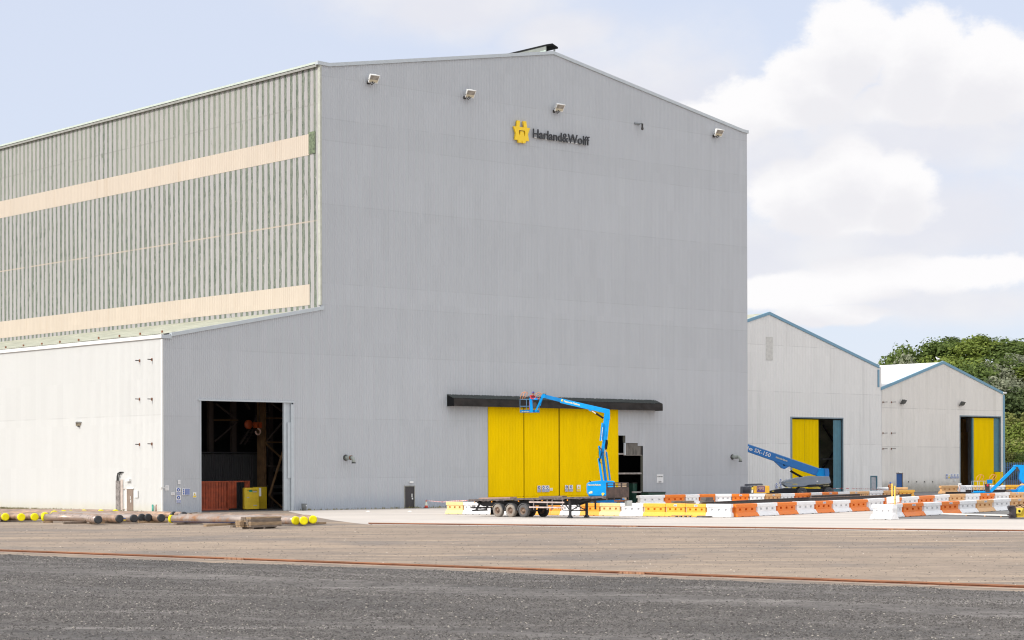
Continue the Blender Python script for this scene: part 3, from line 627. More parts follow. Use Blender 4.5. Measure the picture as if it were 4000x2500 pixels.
# pale bay and beams glimpsed further inside
for (x0, y0, x1, y1) in ((1058, 1826, 1108, 1842), (1050, 1895, 1106, 1908), (1058, 1922, 1106, 1932)):
    q = MB(); a1, b1 = inP(x0, y1, 16), inP(x1, y0, 16); q.b2((a1.x, 16, a1.z), (b1.x, 16.3, b1.z)); q.build('beam', mat('dim_grey', (0.16, 0.16, 0.165), 0.8), hall)
q = MB(); a1, b1 = inP(1056, 1826, 16), inP(1067, 1620, 16); q.b2((a1.x, 16.31, a1.z), (b1.x, 16.6, b1.z)); q.build('column_casing', mat('dim_grey', (0.16, 0.16, 0.165), 0.8), hall)
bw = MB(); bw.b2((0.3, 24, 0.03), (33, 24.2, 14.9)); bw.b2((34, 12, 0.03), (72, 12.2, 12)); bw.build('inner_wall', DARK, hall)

def bmw(u, v, z=0.0): return BM @ Vector((u, v, z))
def thingB(name, label, cat, u, v, z=0.0, group=None, rot=0.0):
    return thing(name, label, cat, bmw(u, v, z), TH+rot, group)

# red container
q = inP(790, 1900, 5.5); c0 = q.x-1.5; q1 = inP(893, 1880, 5.0); q2 = inP(983, 1880, 5.0)
cont = thingB('shipping_container', 'rusty red shipping container just inside the big left doorway', 'container', c0, 5.0, 0.02)
CR = mat('container_red', (0.42, 0.085, 0.035), 0.65, var=0.25, scale=2)
cw = MB(); cL = q1.x-c0; CH = q1.z
corr(cw, 0.05, cL-0.1, 0.28, 0.06, lambda s: CH-0.12, [], lambda s, o, z: (s, o+0.02, z), bot=0.15); cw.b2((0, 0.08, 0.1), (cL-0.02, 2.4, CH-0.05)); cw.build('container_side', CR, cont, recalc=False)
cf_ = MB(); cf_.b2((0, -0.02, CH-0.12), (cL, 0.1, CH)); cf_.b2((0, -0.02, 0.02), (cL, 0.1, 0.16)); cf_.b2((cL-0.12, -0.03, 0), (cL, 0.12, CH)); cf_.build('container_frame', CR, cont)
cd = MB(); dl = q2.x-cL-c0
cd.b2((cL, 0.3, 0.15), (cL+dl*0.42, 0.38, CH-0.1)); cd.b2((cL+dl*0.78, 0.3, 0.15), (cL+dl, 0.38, CH-0.1)); cd.b2((cL, 0.28, CH-0.11), (cL+dl, 0.4, CH+0.01))
for k in (0.08, 0.2, 0.33, 0.9): cd.b2((cL+dl*k, 0.24, 0.15), (cL+dl*k+0.06, 0.3, CH-0.12))
cd.build('container_door', CR, cont)
# yellow cabinet
ya, yb, yc = inP(955, 1950, 3.0), inP(1012, 1950, 3.0), inP(1041, 1950, 4.35)
cab = thingB('equipment_cabinet', 'yellow steel cabinet with small green sticker inside the left doorway', 'cabinet', ya.x, 3.0, 0.02)
YC = mat('cabinet_yellow', (0.62, 0.43, 0.02), 0.5, var=0.1)
k = inP(980, 1906, 3.0).z
cc_ = MB(); cc_.b2((0, 0, 0.1), (yb.x-ya.x, 0.3, k)); cc_.build('cabinet_body', YC, cab, bevel=0.02)
cc_ = MB(); cc_.b2((yb.x-ya.x+0.25, 1.3, 0.1), (yc.x-ya.x, 1.4, k+0.05)); cc_.build('open_door', YC, cab)
cc_ = MB(); cc_.b2((yb.x-ya.x+0.02, 0.1, 1.25), (yb.x-ya.x+0.3, 0.5, 2.0)); cc_.build('control_box', WTRIM, cab, bevel=0.01)
cc_ = MB(); cc_.b2((0.48, -0.012, 1.65), (0.85, -0.004, 1.85)); cc_.build('sticker', mat('sticker_green', (0.02, 0.30, 0.16), 0.5), cab)
cc_ = MB(); cc_.b2((0.9, -0.02, 1.62), (1.3, -0.004, 1.72)); cc_.b2((0.25, -0.02, 1.12), (0.5, -0.004, 1.2)); cc_.b2((0.95, -0.02, 0.4), (1.35, -0.004, 0.47)); cc_.build('latch', mat('latch_grey', (0.4, 0.4, 0.4), 0.4), cab)

# lettering helper
def text_mesh(body, size, ext=0.01, bold=0.0, xs=1.0):
    cu = bpy.data.curves.new('lettering', 'FONT'); cu.body = body; cu.size = size; cu.extrude = ext; cu.offset = bold; cu.resolution_u = 3
    o = bpy.data.objects.new('lettering', cu); COL.objects.link(o)
    dg = bpy.context.evaluated_depsgraph_get(); dg.update()
    me = bpy.data.meshes.new_from_object(o.evaluated_get(dg)); bpy.data.objects.remove(o); bpy.data.curves.remove(cu)
    xsv = [v.co.x for v in me.vertices]
    return me, (min(xsv), max(xsv))
def text_on(name, body, p0, p1, h, m_, parent, ext=0.01, bold=0.0, world=True):
    """lettering from p0 to p1 (baseline), cap height h, standing upright, facing the camera side"""
    me, (x0, x1) = text_mesh(body, 1.0, ext, bold)
    p0 = Vector(p0); p1 = Vector(p1); ax = (p1-p0); L = ax.length; ax.normalize()
    up = Vector((0, 0, 1)); up = (up-ax*up.dot(ax)).normalized(); nn = ax.cross(up)
    sx = L/(x1-x0); sz = h/0.7
    I = XF[parent].inverted() if world else Matrix.Identity(4)
    for v in me.vertices:
        c = v.co; v.co = I @ (p0+ax*(c.x-x0)*sx+up*c.y*sz+nn*(c.z))
    me.materials.clear(); me.materials.append(m_)
    o = bpy.data.objects.new(name, me); COL.objects.link(o); o.parent = parent; KIDS.setdefault(parent, []).append(o); XF[o] = XF[parent]
    return o
text_on('lettering', 'CLEANING STATION', bmw(ya.x+0.3, 2.98, k-0.24), bmw(ya.x+1.35, 2.98, k-0.24), 0.07, BLACK, cab, 0.004)

# hoist block hanging inside
hq = inP(1010, 1660, 7)
hs = thingB('crane_hook', 'orange crane hook block hanging inside the left doorway', 'hoist', hq.x, 7, hq.z)
OR = mat('hoist_orange', (0.42, 0.075, 0.02), 0.5)
b = MB(); b.b2((-0.38, 0, -0.28), (-0.12, 0.3, 0.25)); b.b2((0.12, 0, -0.28), (0.4, 0.3, 0.25)); b.b2((-0.12, 0, 0.15), (0.12, 0.3, 0.25)); b.b2((-0.12, 0, -0.28), (0.12, 0.3, -0.2)); b.lathe([(0.0, -0.1), (0.42, -0.1), (0.42, 0.1), (0.0, 0.1)], (-0.65, 0.7, 0.05), 'y'); b.build('hook_block', OR, hs)
b = MB(); pts = [(0.0+0.27*math.sin(t*0.55), 0.1, -0.62+0.27*math.cos(t*0.55)) for t in range(0, 10)]; b.tube(pts, 0.075, 8); b.tube([(0, .1, -.3), (0, .1, -.36)], 0.08, 8); b.build('hook', mat('hook_pink', (0.75, 0.5, 0.42), 0.5), hs)
b = MB(); b.tube([(-0.2, 0.15, 0.2), (-0.2, 0.15, 9)], 0.02, 5); b.tube([(0.2, 0.15, 0.2), (0.2, 0.15, 9)], 0.02, 5); b.build('wire_rope', DSTEEL, hs)

# company sign
LX, LY, LS = 1990.0, 450.0, 2420/340.0
def lg(x, y, v=-0.45):
    return onG(LX+x/LS, LY+y/LS, v)
sgo = lg(120, 780); sign = thingB('company_sign', 'yellow emblem and black lettering mounted high on the grey gable', 'sign', 0, 0, 0); 
SY = mat('sign_yellow', (0.90, 0.60, 0.01), 0.4, var=0.02)
def lgpoly(mb, outer, hole=None, v=-0.30, dep=0.18):
    Po = [lg(x, y, v) for x, y in outer]; loops = [Po]
    if hole: loops.append([lg(x, y, v) for x, y in hole])
    tr = tessellate_polygon(loops); P = [p for l in loops for p in l]; n = len(P); D = Vector((0, dep, 0))
    fs = list(tr)+[tuple(i+n for i in t[::-1]) for t in tr]; k0 = 0
    for l in loops:
        m_ = len(l); fs += [(k0+i, k0+(i+1) % m_, k0+(i+1) % m_+n, k0+i+n) for i in range(m_)]; k0 += m_
    mb.add(P+[p+D for p in P], fs)
b = MB(); lgpoly(b, [(215, 143), (300, 150), (282, 322), (405, 340), (385, 163), (470, 170), (492, 350), (575, 360), (518, 530), (546, 722), (470, 716), (445, 778), (370, 775), (352, 690), (340, 766), (255, 760), (240, 686), (155, 680), (178, 492), (118, 305), (200, 312)],
       [(270, 412), (436, 432), (440, 520), (418, 600), (392, 452), (308, 445), (288, 570), (262, 500)])
b.build('emblem', SY, sign)
p0 = bmw(*lg(655, 622, -0.25)); p1 = bmw(*lg(2235, 850, -0.25))
SBL = mat('sign_black', (0.022, 0.024, 0.03), 0.4)
tw = onG(LX+655/LS, LY+622/LS, -0.25); tw2 = onG(LX+2225/LS, LY+848/LS, -0.25); zz = tw.z
t_ = text_on('lettering', 'Harland&Wolff', bmw(tw.x, -0.25, zz), bmw(tw2.x, -0.25, zz), 0.90, SBL, sign, 0.045, 0.006)
b = MB(); b.b2((tw.x+0.3, -0.12, zz+0.03), (tw2.x-0.4, -0.06, zz+0.09)); b.b2((tw.x+0.3, -0.12, zz+0.5), (tw2.x-0.4, -0.06, zz+0.55)); b.build('mounting_rail', WTRIM, sign)
XF[sign] = BM

# floodlights
def floodlight(name, label, M0, s=1.0, body=WTRIM, lens=None, group='floodlights high on the gable'):
    t = bpy.data.objects.new(name, None); COL.objects.link(t); t.matrix_world = M0; tag(t, label, 'floodlight', group); XF[t] = M0
    # local: -y out of the wall, z up
    A = Matrix.Rotation(R(36), 4, 'X')
    def TT(p): return (Matrix.Translation((0.1*s, -0.55*s, 0.1*s)) @ Matrix.Rotation(R(-6), 4, 'Z') @ A) @ Vector(p)
    b = MB(); fr = [(-0.36, 0, -0.28), (0.36, 0, -0.28), (0.36, 0, 0.28), (-0.36, 0, 0.28)]; bkx = [(-0.24, 0.34, -0.2), (0.24, 0.34, -0.2), (0.24, 0.34, 0.2), (-0.24, 0.34, 0.2)]
    b.add([TT(Vector(p)*s) for p in fr+bkx], [(3, 2, 6, 7), (0, 3, 7, 4), (2, 1, 5, 6), (1, 0, 4, 5), (4, 7, 6, 5)]); 
    for a_, c_ in (((-0.38, -0.03, -0.3), (0.38, 0.02, -0.25)), ((-0.38, -0.03, 0.25), (0.38, 0.02, 0.3)), ((-0.38, -0.03, -0.25), (-0.33, 0.02, 0.25)), ((0.33, -0.03, -0.25), (0.38, 0.02, 0.25))):
        c1 = MB(); c1.b2(a_, c_); b.add([TT(v*s) for v in c1.v], c1.f)
    b.build('housing', body, t)
    b = MB(); b.add([TT(Vector(p)*s) for p in [(-0.33, -0.012, -0.25), (0.33, -0.012, -0.25), (0.33, -0.012, 0.25), (-0.33, -0.012, 0.25)]], [(0, 1, 2, 3)])
    b.add([TT(Vector(p)*s) for p in [(-0.33, -0.016, -0.25), (0.33, -0.016, -0.25), (0.33, -0.016, -0.06), (-0.33, -0.016, -0.06)]], [(0, 1, 2, 3)], 1)
    b.build('lens', lens or [mat('lens_glass', (0.30, 0.27, 0.23), 0.15, var=0.3), mat('lens_reflector', (0.62, 0.55, 0.40), 0.3)], t)
    b = MB(); b.beam((0, 0.0, -0.12*s), (0.05*s, -0.5*s, -0.12*s), 0.08*s, 0.08*s); b.tube([TT((-0.37*s, 0.1*s, -0.1*s)), (0, -0.4*s, -0.3*s), TT((0.37*s, 0.1*s, -0.1*s))], 0.03*s, 6); b.b2((-0.1*s, -0.06*s, -0.2*s), (0.1*s, 0.0, 0.0)); b.build('bracket', DSTEEL, t)
    return t
names = ['leftmost white floodlight on the grey gable, nearest the green side wall', 'white floodlight second from the left on the grey gable', 'white floodlight directly above the yellow emblem', 'white floodlight with warm lens near the right eave of the grey gable']
for (px, py), nm in zip(((1437, 318), (1814, 376), (2163, 430), (2786, 527)), names):
    q = onG(px, py); f = floodlight('floodlight', nm, BM @ Matrix.Translation((q.x, -0.02, q.z)), 1.35)
q = onG(2494, 486); cm = thingB('security_camera', 'small dark security camera on a bracket arm on the grey gable', 'camera', q.x, -0.02, q.z)
b = MB(); b.beam((0, 0, 0), (-0.2, -0.75, 0), 0.07, 0.07); b.b2((-0.65, -0.12, -0.03), (0.1, -0.02, 0.12)); b.build('arm', mat('camera_grey', (0.2, 0.22, 0.23), 0.5), cm)
b = MB(); b.lathe([(0.0, 0), (0.1, 0), (0.1, -0.4), (0.14, -0.42), (0.12, -0.62), (0.0, -0.68)], (-0.0, -0.55, 0)); b.build('camera_body', DSTEEL, cm)
q = onW(306, 1660); f = floodlight('floodlight', 'small grey floodlight alone on the white wall', BM @ Matrix.Translation((-0.02, q.y, q.z)) @ Matrix.Rotation(R(-90), 4, 'Z') @ Matrix.Rotation(R(60), 4, 'Z'), 0.75, mat('lamp_grey', (0.35, 0.37, 0.37), 0.5), group='dark floodlights low on the walls')

# wall brackets on the white wall
def bracket(M0, label, group, L=0.42):
    t = bpy.data.objects.new('wall_bracket', None); COL.objects.link(t); t.matrix_world = M0; tag(t, label, 'bracket', group); XF[t] = M0
    b = MB(); b.tube([(0, 0, 0), (0, -L, 0.01)], 0.045, 6); b.build('rod', DSTEEL, t)
    b = MB(); b.b2((-0.09, -0.03, -0.12), (0.09, 0, 0.12)); b.build('plate', RUST, t)
rows = ['top', 'middle', 'bottom']; sidesn = ['left', 'right']
for j, (px, pys) in enumerate(((546, (1409, 1559, 1736)), (594, (1404.5, 1559, 1734)))):
    for i, py in enumerate(pys):
        q = onW(px, py); bracket(BM @ Matrix.Translation((-0.015, q.y, q.z)) @ Matrix.Rotation(R(-90), 4, 'Z'), 'rusty rod bracket on the white wall, %s row, %s one of the pair' % (rows[i], sidesn[j]), 'rod brackets on the white wall')

# exhaust elbows
def elbow(px, py, label, m_, rust=True):
    q = onG(px, py); t = thingB('exhaust_pipe', label, 'pipe', q.x, -0.02, q.z, 'bent exhaust pipes on the gable')
    b = MB(); b.tube([(0, 0.05, 0), (0.05, -0.75, 0)], 0.2, 14); b.tube([(0.05, -0.75, 0), (0.08, -0.95, -0.05), (0.09, -1.08, -0.2), (0.09, -1.1, -0.5)], [0.16, 0.17, 0.17, 0.16], 14); b.build('duct', m_, t)
    b = MB(); b.lathe([(0.0, -0.52), (0.19, -0.52), (0.19, -0.44), (0.0, -0.44)], (0.09, -1.1, 0)); b.build('outlet', BLACK, t)
    b = MB(); b.lathe([(0.21, -0.04), (0.28, -0.04), (0.28, 0.02), (0.21, 0.02)], (0, 0, 0), 'y'); b.build('flange', DSTEEL, t)
    if rust: b = MB(); b.lathe([(0.19, -0.04), (0.215, -0.04), (0.215, 0.04), (0.19, 0.04)], (0.05, -0.76, 0), 'y'); b.build('rust_ring', RUST, t)
elbow(1350, 1788, 'grey bent exhaust duct with rusty elbow left of the black door', mat('duct_grey', (0.33, 0.36, 0.33), 0.5))
elbow(2860, 1785, 'grey bent exhaust duct near the right corner of the big gable', mat('duct_grey', (0.33, 0.36, 0.33), 0.5), False)

# safety signs
SW_ = mat('sign_white', (0.80, 0.80, 0.80), 0.5, var=0.03); SB_ = mat('sign_blue', (0.03, 0.09, 0.36), 0.5, var=0.05); SYW = mat('sign_warn', (0.85, 0.62, 0.03), 0.5); SK = mat('sign_ink', (0.02, 0.02, 0.02), 0.5)
def wsign(x0, y0, x1, y1, label, kind, Pf=onG, v=-0.06, group='safety signs', yflip=None, name='safety_sign'):
    a_ = onG(x0, y1, v); c_ = onG(x1, y0, v); t = thingB(name, label, 'sign', a_.x, v, a_.z, group); w_, h_ = c_.x-a_.x, c_.z-a_.z
    b = MB(); b.b2((0, 0, 0), (w_, 0.03, h_)); b.build('panel', SYW if kind == 'y' else SW_, t)
    def disc(cx, cz, r):
        b.lathe([(0.0, -0.006), (r, -0.006), (r, 0.0)], (cx, 0, cz), 'y', 16)
    if kind in ('b', 'd', 'bb'):
        b = MB(); hh = h_*0.42; b.b2((w_*0.06, -0.006, h_*0.04), (w_*0.94, 0, hh)); b.build('blue_field', SB_, t)
        b = MB(); disc(w_/2, h_*0.72, min(w_*0.42, h_*0.24)); b.build('symbol', SB_, t)
        b = MB(); b.lathe([(0.0, -0.01), (w_*0.15, -0.01), (w_*0.15, -0.0065)], (w_/2, 0, h_*0.70), 'y', 10); b.b2((w_*0.38, -0.01, h_*0.58), (w_*0.62, -0.0065, h_*0.66))
        for k in (0.1, 0.2, 0.3): b.b2((w_*0.14, -0.01, h_*k), (w_*0.86, -0.0065, h_*(k+0.045)))
        b.build('pictogram', SW_, t)
    elif kind == 'big':
        b = MB(); b.b2((w_*0.32, -0.006, h_*0.05), (w_*0.95, 0, h_*0.95)); b.build('blue_field', SB_, t)
        b = MB()
        for k in (0.2, 0.5, 0.8): disc(w_*0.16, h_*k, h_*0.12)
        b.build('symbol', SB_, t)
        b = MB()
        for k in range(6): b.b2((w_*0.38, -0.01, h_*(0.12+k*0.14)), (w_*0.88, -0.0065, h_*(0.15+k*0.14)))
        b.build('lettering', SW_, t)
    elif kind == 'w':
        b = MB(); b.add([(w_*0.2, -0.006, h_*0.5), (w_*0.8, -0.006, h_*0.5), (w_/2, -0.006, h_*0.93)], [(0, 1, 2)]); b.build('symbol', SYW, t)
        b = MB(); b.b2((w_*0.47, -0.012, h_*0.56), (w_*0.53, -0.007, h_*0.76)); b.b2((w_*0.05, -0.006, h_*0.4), (w_*0.95, 0, h_*0.42)); b.build('pictogram', SK, t)
        b = MB(); b.b2((w_*0.08, -0.006, h_*0.06), (w_*0.92, 0, h_*0.37)); b.build('warning_field', SYW, t)
    elif kind == 't':
        b = MB()
        for k in (0.25, 0.5, 0.72): b.b2((w_*0.15, -0.006, h_*k), (w_*0.85, 0, h_*(k+0.06)))
        b.build('lettering', mat('sign_text_grey', (0.25, 0.25, 0.27), 0.6), t)
    return t
G1 = 'signs by the left doorway'
wsign(646, 1896, 660, 1916, 'beige notice nearest the white wall corner', 't', group=G1); wsign(669, 1923, 682, 1934, 'small framed notice left of the tall blue sign', 't', group=G1)
wsign(695, 1875, 705, 1891, 'small white notice above the tall blue sign', 't', group=G1); wsign(689, 1905, 705, 1934, 'upper half of the tall blue and white mandatory sign', 'b', group=G1)
wsign(689, 1935, 706, 1965, 'lower half of the tall blue and white mandatory sign', 'b', group=G1); wsign(712, 1908, 742, 1934, 'wide blue sign with three round symbols down its left edge', 'big', group=G1); wsign(754, 1923, 767, 1944, 'white and yellow warning sign beside the left doorway', 'w', group=G1)
G2 = 'signs on the yellow doors'
for a in (((2100, 1897, 2112, 1922.5), 'narrow blue sign, leftmost on the yellow doors', 'b'), ((2116.5, 1896.5, 2130, 1922), 'second blue sign from the left on the yellow doors', 'b'), ((2131, 1896.5, 2145.5, 1921.5), 'third blue sign from the left on the yellow doors', 'b'), ((2147.5, 1906, 2159, 1916.5), 'small white notice on the middle yellow door', 't'),
          ((2208, 1895, 2220, 1920.5), 'narrow blue sign on the right yellow door', 'b'), ((2223.5, 1894.5, 2238, 1920), 'wider blue sign on the right yellow door', 'b'), ((2253.5, 1894, 2268, 1919), 'white and yellow triangle warning sign on the right yellow door', 'w')):
    wsign(*a[0], a[1], a[2], v=-0.16, group=G2)
ns = wsign(2566, 1853, 2591, 1886, 'white text notice on the grey wall right of the stripped corner', 'x', group='white notices', name='notice_sign')
qa, qb = onG(2567.5, 1864, -0.07), onG(2589.5, 1864, -0.07)
text_on('lettering', 'OCEAN BAY', bmw(qa.x, -0.07, qa.z), bmw(qb.x, -0.07, qa.z), 0.13, SK, ns, 0.003, 0.01)
text_on('lettering', 'AFT', bmw(qa.x+0.4, -0.07, qa.z-0.36), bmw(qb.x-0.4, -0.07, qa.z-0.36), 0.1, SK, ns, 0.003, 0.01)
text_on('lettering', 'CONVOY', bmw(qa.x+0.2, -0.07, qa.z-0.55), bmw(qb.x-0.2, -0.07, qa.z-0.55), 0.12, SK, ns, 0.003, 0.01)

# ---------------- the two lower sheds behind ----------------
SV = 34.0
def onS(px, py, v=SV): return onG(px, py, v)
def shed(name, label, outline, holes_, m_, u0, u1, depth=90):
    t = thing(name, label, 'building', CORN, TH); ks = [(p.x, p.z) for p in outline]
    def tp(s):
        for (a, za), (c, zc) in zip(ks[:-1], ks[1:]):
            if a <= s <= c: return za+(zc-za)*(s-a)/(c-a)
        return ks[0][1] if s < ks[0][0] else ks[-1][1]
    b = MB(); corr(b, u0, u1, 0.33, 0.03, tp, holes_, lambda s, o, z: (s, SV+o, z), extra=[k_[0] for k_ in ks]); b.build('gable_wall', m_, t, recalc=False)
    r_ = MB(); r_.prism([(k_[0], SV+0.2, k_[1]+0.05) for k_ in ks]+[(k_[0], SV+0.2, k_[1]-0.15) for k_ in reversed(ks)], (0, depth, 0))
    r_.b2((u1-0.1, SV+0.1, 0), (u1, SV+depth, ks[-1][1]-0.16)); r_.b2((u0, SV+0.1, 0), (u0+0.1, SV+depth, ks[0][1]-0.16)); r_.b2((u0+0.12, SV+depth-1, 0), (u1-0.12, SV+depth-0.5, ks[-1][1]-0.2))
    return t, r_, ks
P1, P2 = onS(3005, 1224), onS(3434, 1433); slope = (P1.z-P2.z)/(P2.x-P1.x)
uL1 = P1.x-28; zL1 = P1.z-slope*28
h1 = [(onS(3088, 1700).x, onS(3294, 1700).x, -1, 10.45), (onS(3400, 1880).x, onS(3426, 1880).x, -1, 2.3)]
s1, rr1, ks = shed('low_shed', 'pale grey gabled shed with blue trim directly behind the big hall', [Vector((uL1, 0, zL1)), P1, P2], h1, SHEDW, uL1, onS(3444, 1700).x)
# portion between right eave and the second shed keeps full height only to the second shed
rr1.build('roof', ROOFG, s1)
def trimline(t, pts, m_=BLUETRIM, h=0.40, y=SV-0.1):
    b = MB()
    for p, q in zip(pts[:-1], pts[1:]): b.prism([(p[0], y, p[1]+0.12), (q[0], y, q[1]+0.12), (q[0], y, q[1]-h+0.12), (p[0], y, p[1]-h+0.12)], (0, 0.3, 0))
    return b
b = trimline(s1, [(uL1, zL1+0.1), (P1.x, P1.z+0.1), (P2.x, P2.z+0.08)]); jz = onS(3431, 1512).z
b.b2((P2.x-0.35, SV-0.08, jz), (P2.x-0.02, SV+0.2, P2.z-0.4)); b.build('trim', BLUETRIM, s1)
def shed_opening(t, px0, px1, leaves, ztop_, teal, jamb):
    for (a, c, lab, sill) in leaves:
        y = MB(); corr(y, onS(a, 1800).x, onS(c, 1800).x, 0.3, 0.04, lambda s: ztop_-0.15, [], lambda s, o, z: (s, SV+0.25+o, z), bot=sill); y.build('sliding_door', YEL if lab == 'y' else TEAL, t, recalc=False)
    b = MB(); b.b2((onS(px0, 1800).x, SV-0.06, ztop_), (onS(px1, 1800).x, SV+0.3, ztop_+0.18)); b.b2((onS(px0, 1800).x, SV-0.05, 0), (onS(px0+jamb, 1800).x, SV+0.4, ztop_)); b.b2((onS(px1-2, 1800).x, SV-0.05, 0), (onS(px1, 1800).x, SV+0.2, ztop_)); b.build('door_frame', mat('greyblue_frame', (0.20, 0.26, 0.30), 0.5), t)
shed_opening(s1, 3088, 3294, [(3094, 3148, 'y', 0.05), (3148.5, 3203, 'y', 0.05), (3261, 3292, 't', 0.02)], 10.45, None, 6)
b = MB()
b.beam(onS(3215, 1660, SV+6), onS(3262, 1735, SV+6), 0.2, 0.2, up=(0, 1, 0)); b.beam(onS(3210, 1830, SV+6), onS(3262, 1760, SV+6), 0.2, 0.2, up=(0, 1, 0)); b.build('steel_brace', DSTEEL, s1)
b = MB(); b.b2((onS(3204, 1790, SV+6).x, SV+5.5, onS(3204, 1795).z), (onS(3262, 1790, SV+6).x, SV+5.9, onS(3204, 1788).z)); b.build('beam', mat('pale_beam', (0.35, 0.34, 0.33), 0.7), s1)
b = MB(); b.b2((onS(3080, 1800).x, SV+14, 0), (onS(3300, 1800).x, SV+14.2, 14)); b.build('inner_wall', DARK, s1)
b = MB(); b.b2((onS(3403, 1880).x, SV+0.05, 0), (onS(3423, 1880).x, SV+0.12, 2.25)); b.build('door', mat('grey_door', (0.42, 0.43, 0.46), 0.5), s1)
b = MB(); b.b2((onS(3400, 1880).x, SV-0.05, 0), (onS(3402.8, 1880).x, SV+0.15, 2.3)); b.b2((onS(3423.2, 1880).x, SV-0.05, 0), (onS(3426.5, 1880).x, SV+0.15, 2.3)); b.b2((onS(3400, 1880).x, SV-0.05, 2.301), (onS(3426.5, 1880).x, SV+0.15, 2.42)); b.build('door_frame', TEAL, s1)
b = MB(); q0 = onS(2992, 1406); q1 = onS(3018, 1317); b.b2((q0.x, SV-0.03, q0.z), (q1.x, SV-0.004, q1.z)); b.build('translucent_panel', mat('dull_panel', (0.60, 0.585, 0.55), 0.5), s1)

Q0, Q1, Q2 = onS(3436, 1519), onS(3685, 1416), onS(3916, 1536)
uS = onS(3444.5, 1700).x; uE = onS(3924, 1700).x
h2_ = [(onS(3749, 1700).x, onS(3910, 1700).x, -1, 11.2), (onS(3502, 1880).x, onS(3525, 1880).x, -1, 2.72)]
s2s, rr2, ks2 = shed('white_roofed_shed', 'stained cream shed with white roof and blue trim at the right', [Q0, Q1, Q2, Vector((uE, 0, Q2.z-0.25))], h2_, SHEDB, uS, uE)
rr2.build('roof', ROOFW, s2s)
b = trimline(s2s, [(Q0.x+0.3, Q0.z+0.1), (Q1.x, Q1.z+0.1), (Q2.x+0.1, Q2.z+0.1)]); b.b2((onS(3918, 1700).x, SV-0.07, 0), (uE+0.02, SV+0.3, Q2.z-0.3)); b.build('trim', BLUETRIM, s2s)
b = MB(); b.b2((Q2.x, SV-0.2, Q2.z-0.05), (uE+0.3, SV+88, Q2.z+0.2)); b.build('gutter', WTRIM, s2s)
shed_opening(s2s, 3749, 3910, [(3806, 3888, 'y', 0.05), (3888.5, 3908, 't', 2.9)], 11.2, None, 2)
b = MB(); b.b2((onS(3888.5, 1800).x, SV-0.03, 0), (onS(3917, 1800).x, SV+0.2, 2.85)); b.build('yellow_plinth', YEL, s2s)
b = MB(); b.b2((onS(3801, 1800).x, SV+0.1, 0), (onS(3805.6, 1800).x, SV+0.35, 11)); b.build('door_post', TEAL, s2s)
b = MB(); b.b2((onS(3762, 1800, SV+5).x, SV+5, 0), (onS(3775, 1800, SV+5).x, SV+5.5, 11)); b.b2((onS(3779, 1800, SV+5).x, SV+5.6, 0), (onS(3793, 1800, SV+5).x, SV+6, 9)); b.b2((onS(3750, 1800, SV+5).x, SV+5.2, 8.1), (onS(3762, 1800, SV+5).x, SV+5.5, 9.0)); b.build('steel_column', mat('ochre_steel', (0.32, 0.17, 0.05), 0.7), s2s)
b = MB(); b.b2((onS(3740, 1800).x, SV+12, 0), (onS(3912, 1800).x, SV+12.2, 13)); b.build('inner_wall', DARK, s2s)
b = MB(); b.b2((onS(3502.5, 1880).x, SV+0.04, 0), (onS(3524, 1880).x, SV+0.1, 2.7)); b.build('door', mat('blue_door', (0.012, 0.085, 0.30), 0.45, var=0.05), s2s)
b = MB(); b.b2((onS(3500.5, 1880).x, SV-0.05, 2.721), (onS(3526.5, 1880).x, SV+0.1, 2.83)); b.b2((onS(3524.2, 1880).x, SV-0.04, 0), (onS(3526.2, 1880).x, SV+0.1, 2.72)); b.build('door_frame', mat('brownish', (0.25, 0.2, 0.17), 0.6), s2s)
b = MB(); q = onS(3513, 1846.5); b.b2((q.x-0.3, SV-0.2, q.z-0.06), (q.x+0.3, SV-0.01, q.z+0.1)); b.build('door_lamp', WTRIM, s2s)
b = MB()
for px in (3548, 3580, 3611, 3643): q = onS(px, 1882); b.lathe([(0, -0.05), (0.09, -0.05), (0.09, 0.0)], (q.x, SV, q.z), 'y', 10)
b.build('vent_hole', BLACK, s2s, label='row of small dark round vents')
for (px, py), lb in zip(((3518, 1573), (3748, 1580)), ('dark floodlight on the cream shed, left of the two', 'dark floodlight on the cream shed, above its open doorway')):
    q = onS(px, py); floodlight('floodlight', lb, BM @ Matrix.Translation((q.x, SV-0.02, q.z)), 1.0, mat('lamp_dark', (0.07, 0.075, 0.075), 0.5), [mat('lens_dark', (0.16, 0.16, 0.15), 0.2), mat('lens_dark', (0.16, 0.16, 0.15), 0.2)], 'dark floodlights low on the walls')
for j, px in enumerate((3449, 3482)):
    for i, py in enumerate((1571, 1692, 1753)):
        q = onS(px, py); bracket(BM @ Matrix.Translation((q.x, SV, q.z)), 'dark rod bracket on the cream shed, %s row, %s one of the pair' % (rows[i], sidesn[j]), 'rod brackets on the cream shed', 0.8)
GS = 'signs on the lower sheds'
wsign(3029, 1887, 3038, 1908, 'short blue sign on the pale shed behind the yellow compressor', 'b', v=SV-0.05, group=GS); wsign(3044, 1870, 3055, 1889, 'upper of two stacked blue signs on the pale shed', 'b', v=SV-0.05, group=GS); wsign(3044, 1890, 3055, 1908, 'lower of two stacked blue signs on the pale shed', 'b', v=SV-0.05, group=GS)
wsign(3067, 1869, 3077, 1880, 'blue round-symbol sign beside the shed door frame, left one', 'b', v=SV-0.05, group=GS); wsign(3079, 1869, 3088, 1880, 'blue round-symbol sign touching the shed door frame', 'b', v=SV-0.05, group=GS)
wsign(3695, 1851, 3703, 1870, 'blue sign at the left end of the row on the cream shed', 'b', v=SV-0.05, group=GS); wsign(3704, 1851, 3711, 1869, 'yellow warning sign in the row on the cream shed', 'w', v=SV-0.05, group=GS)
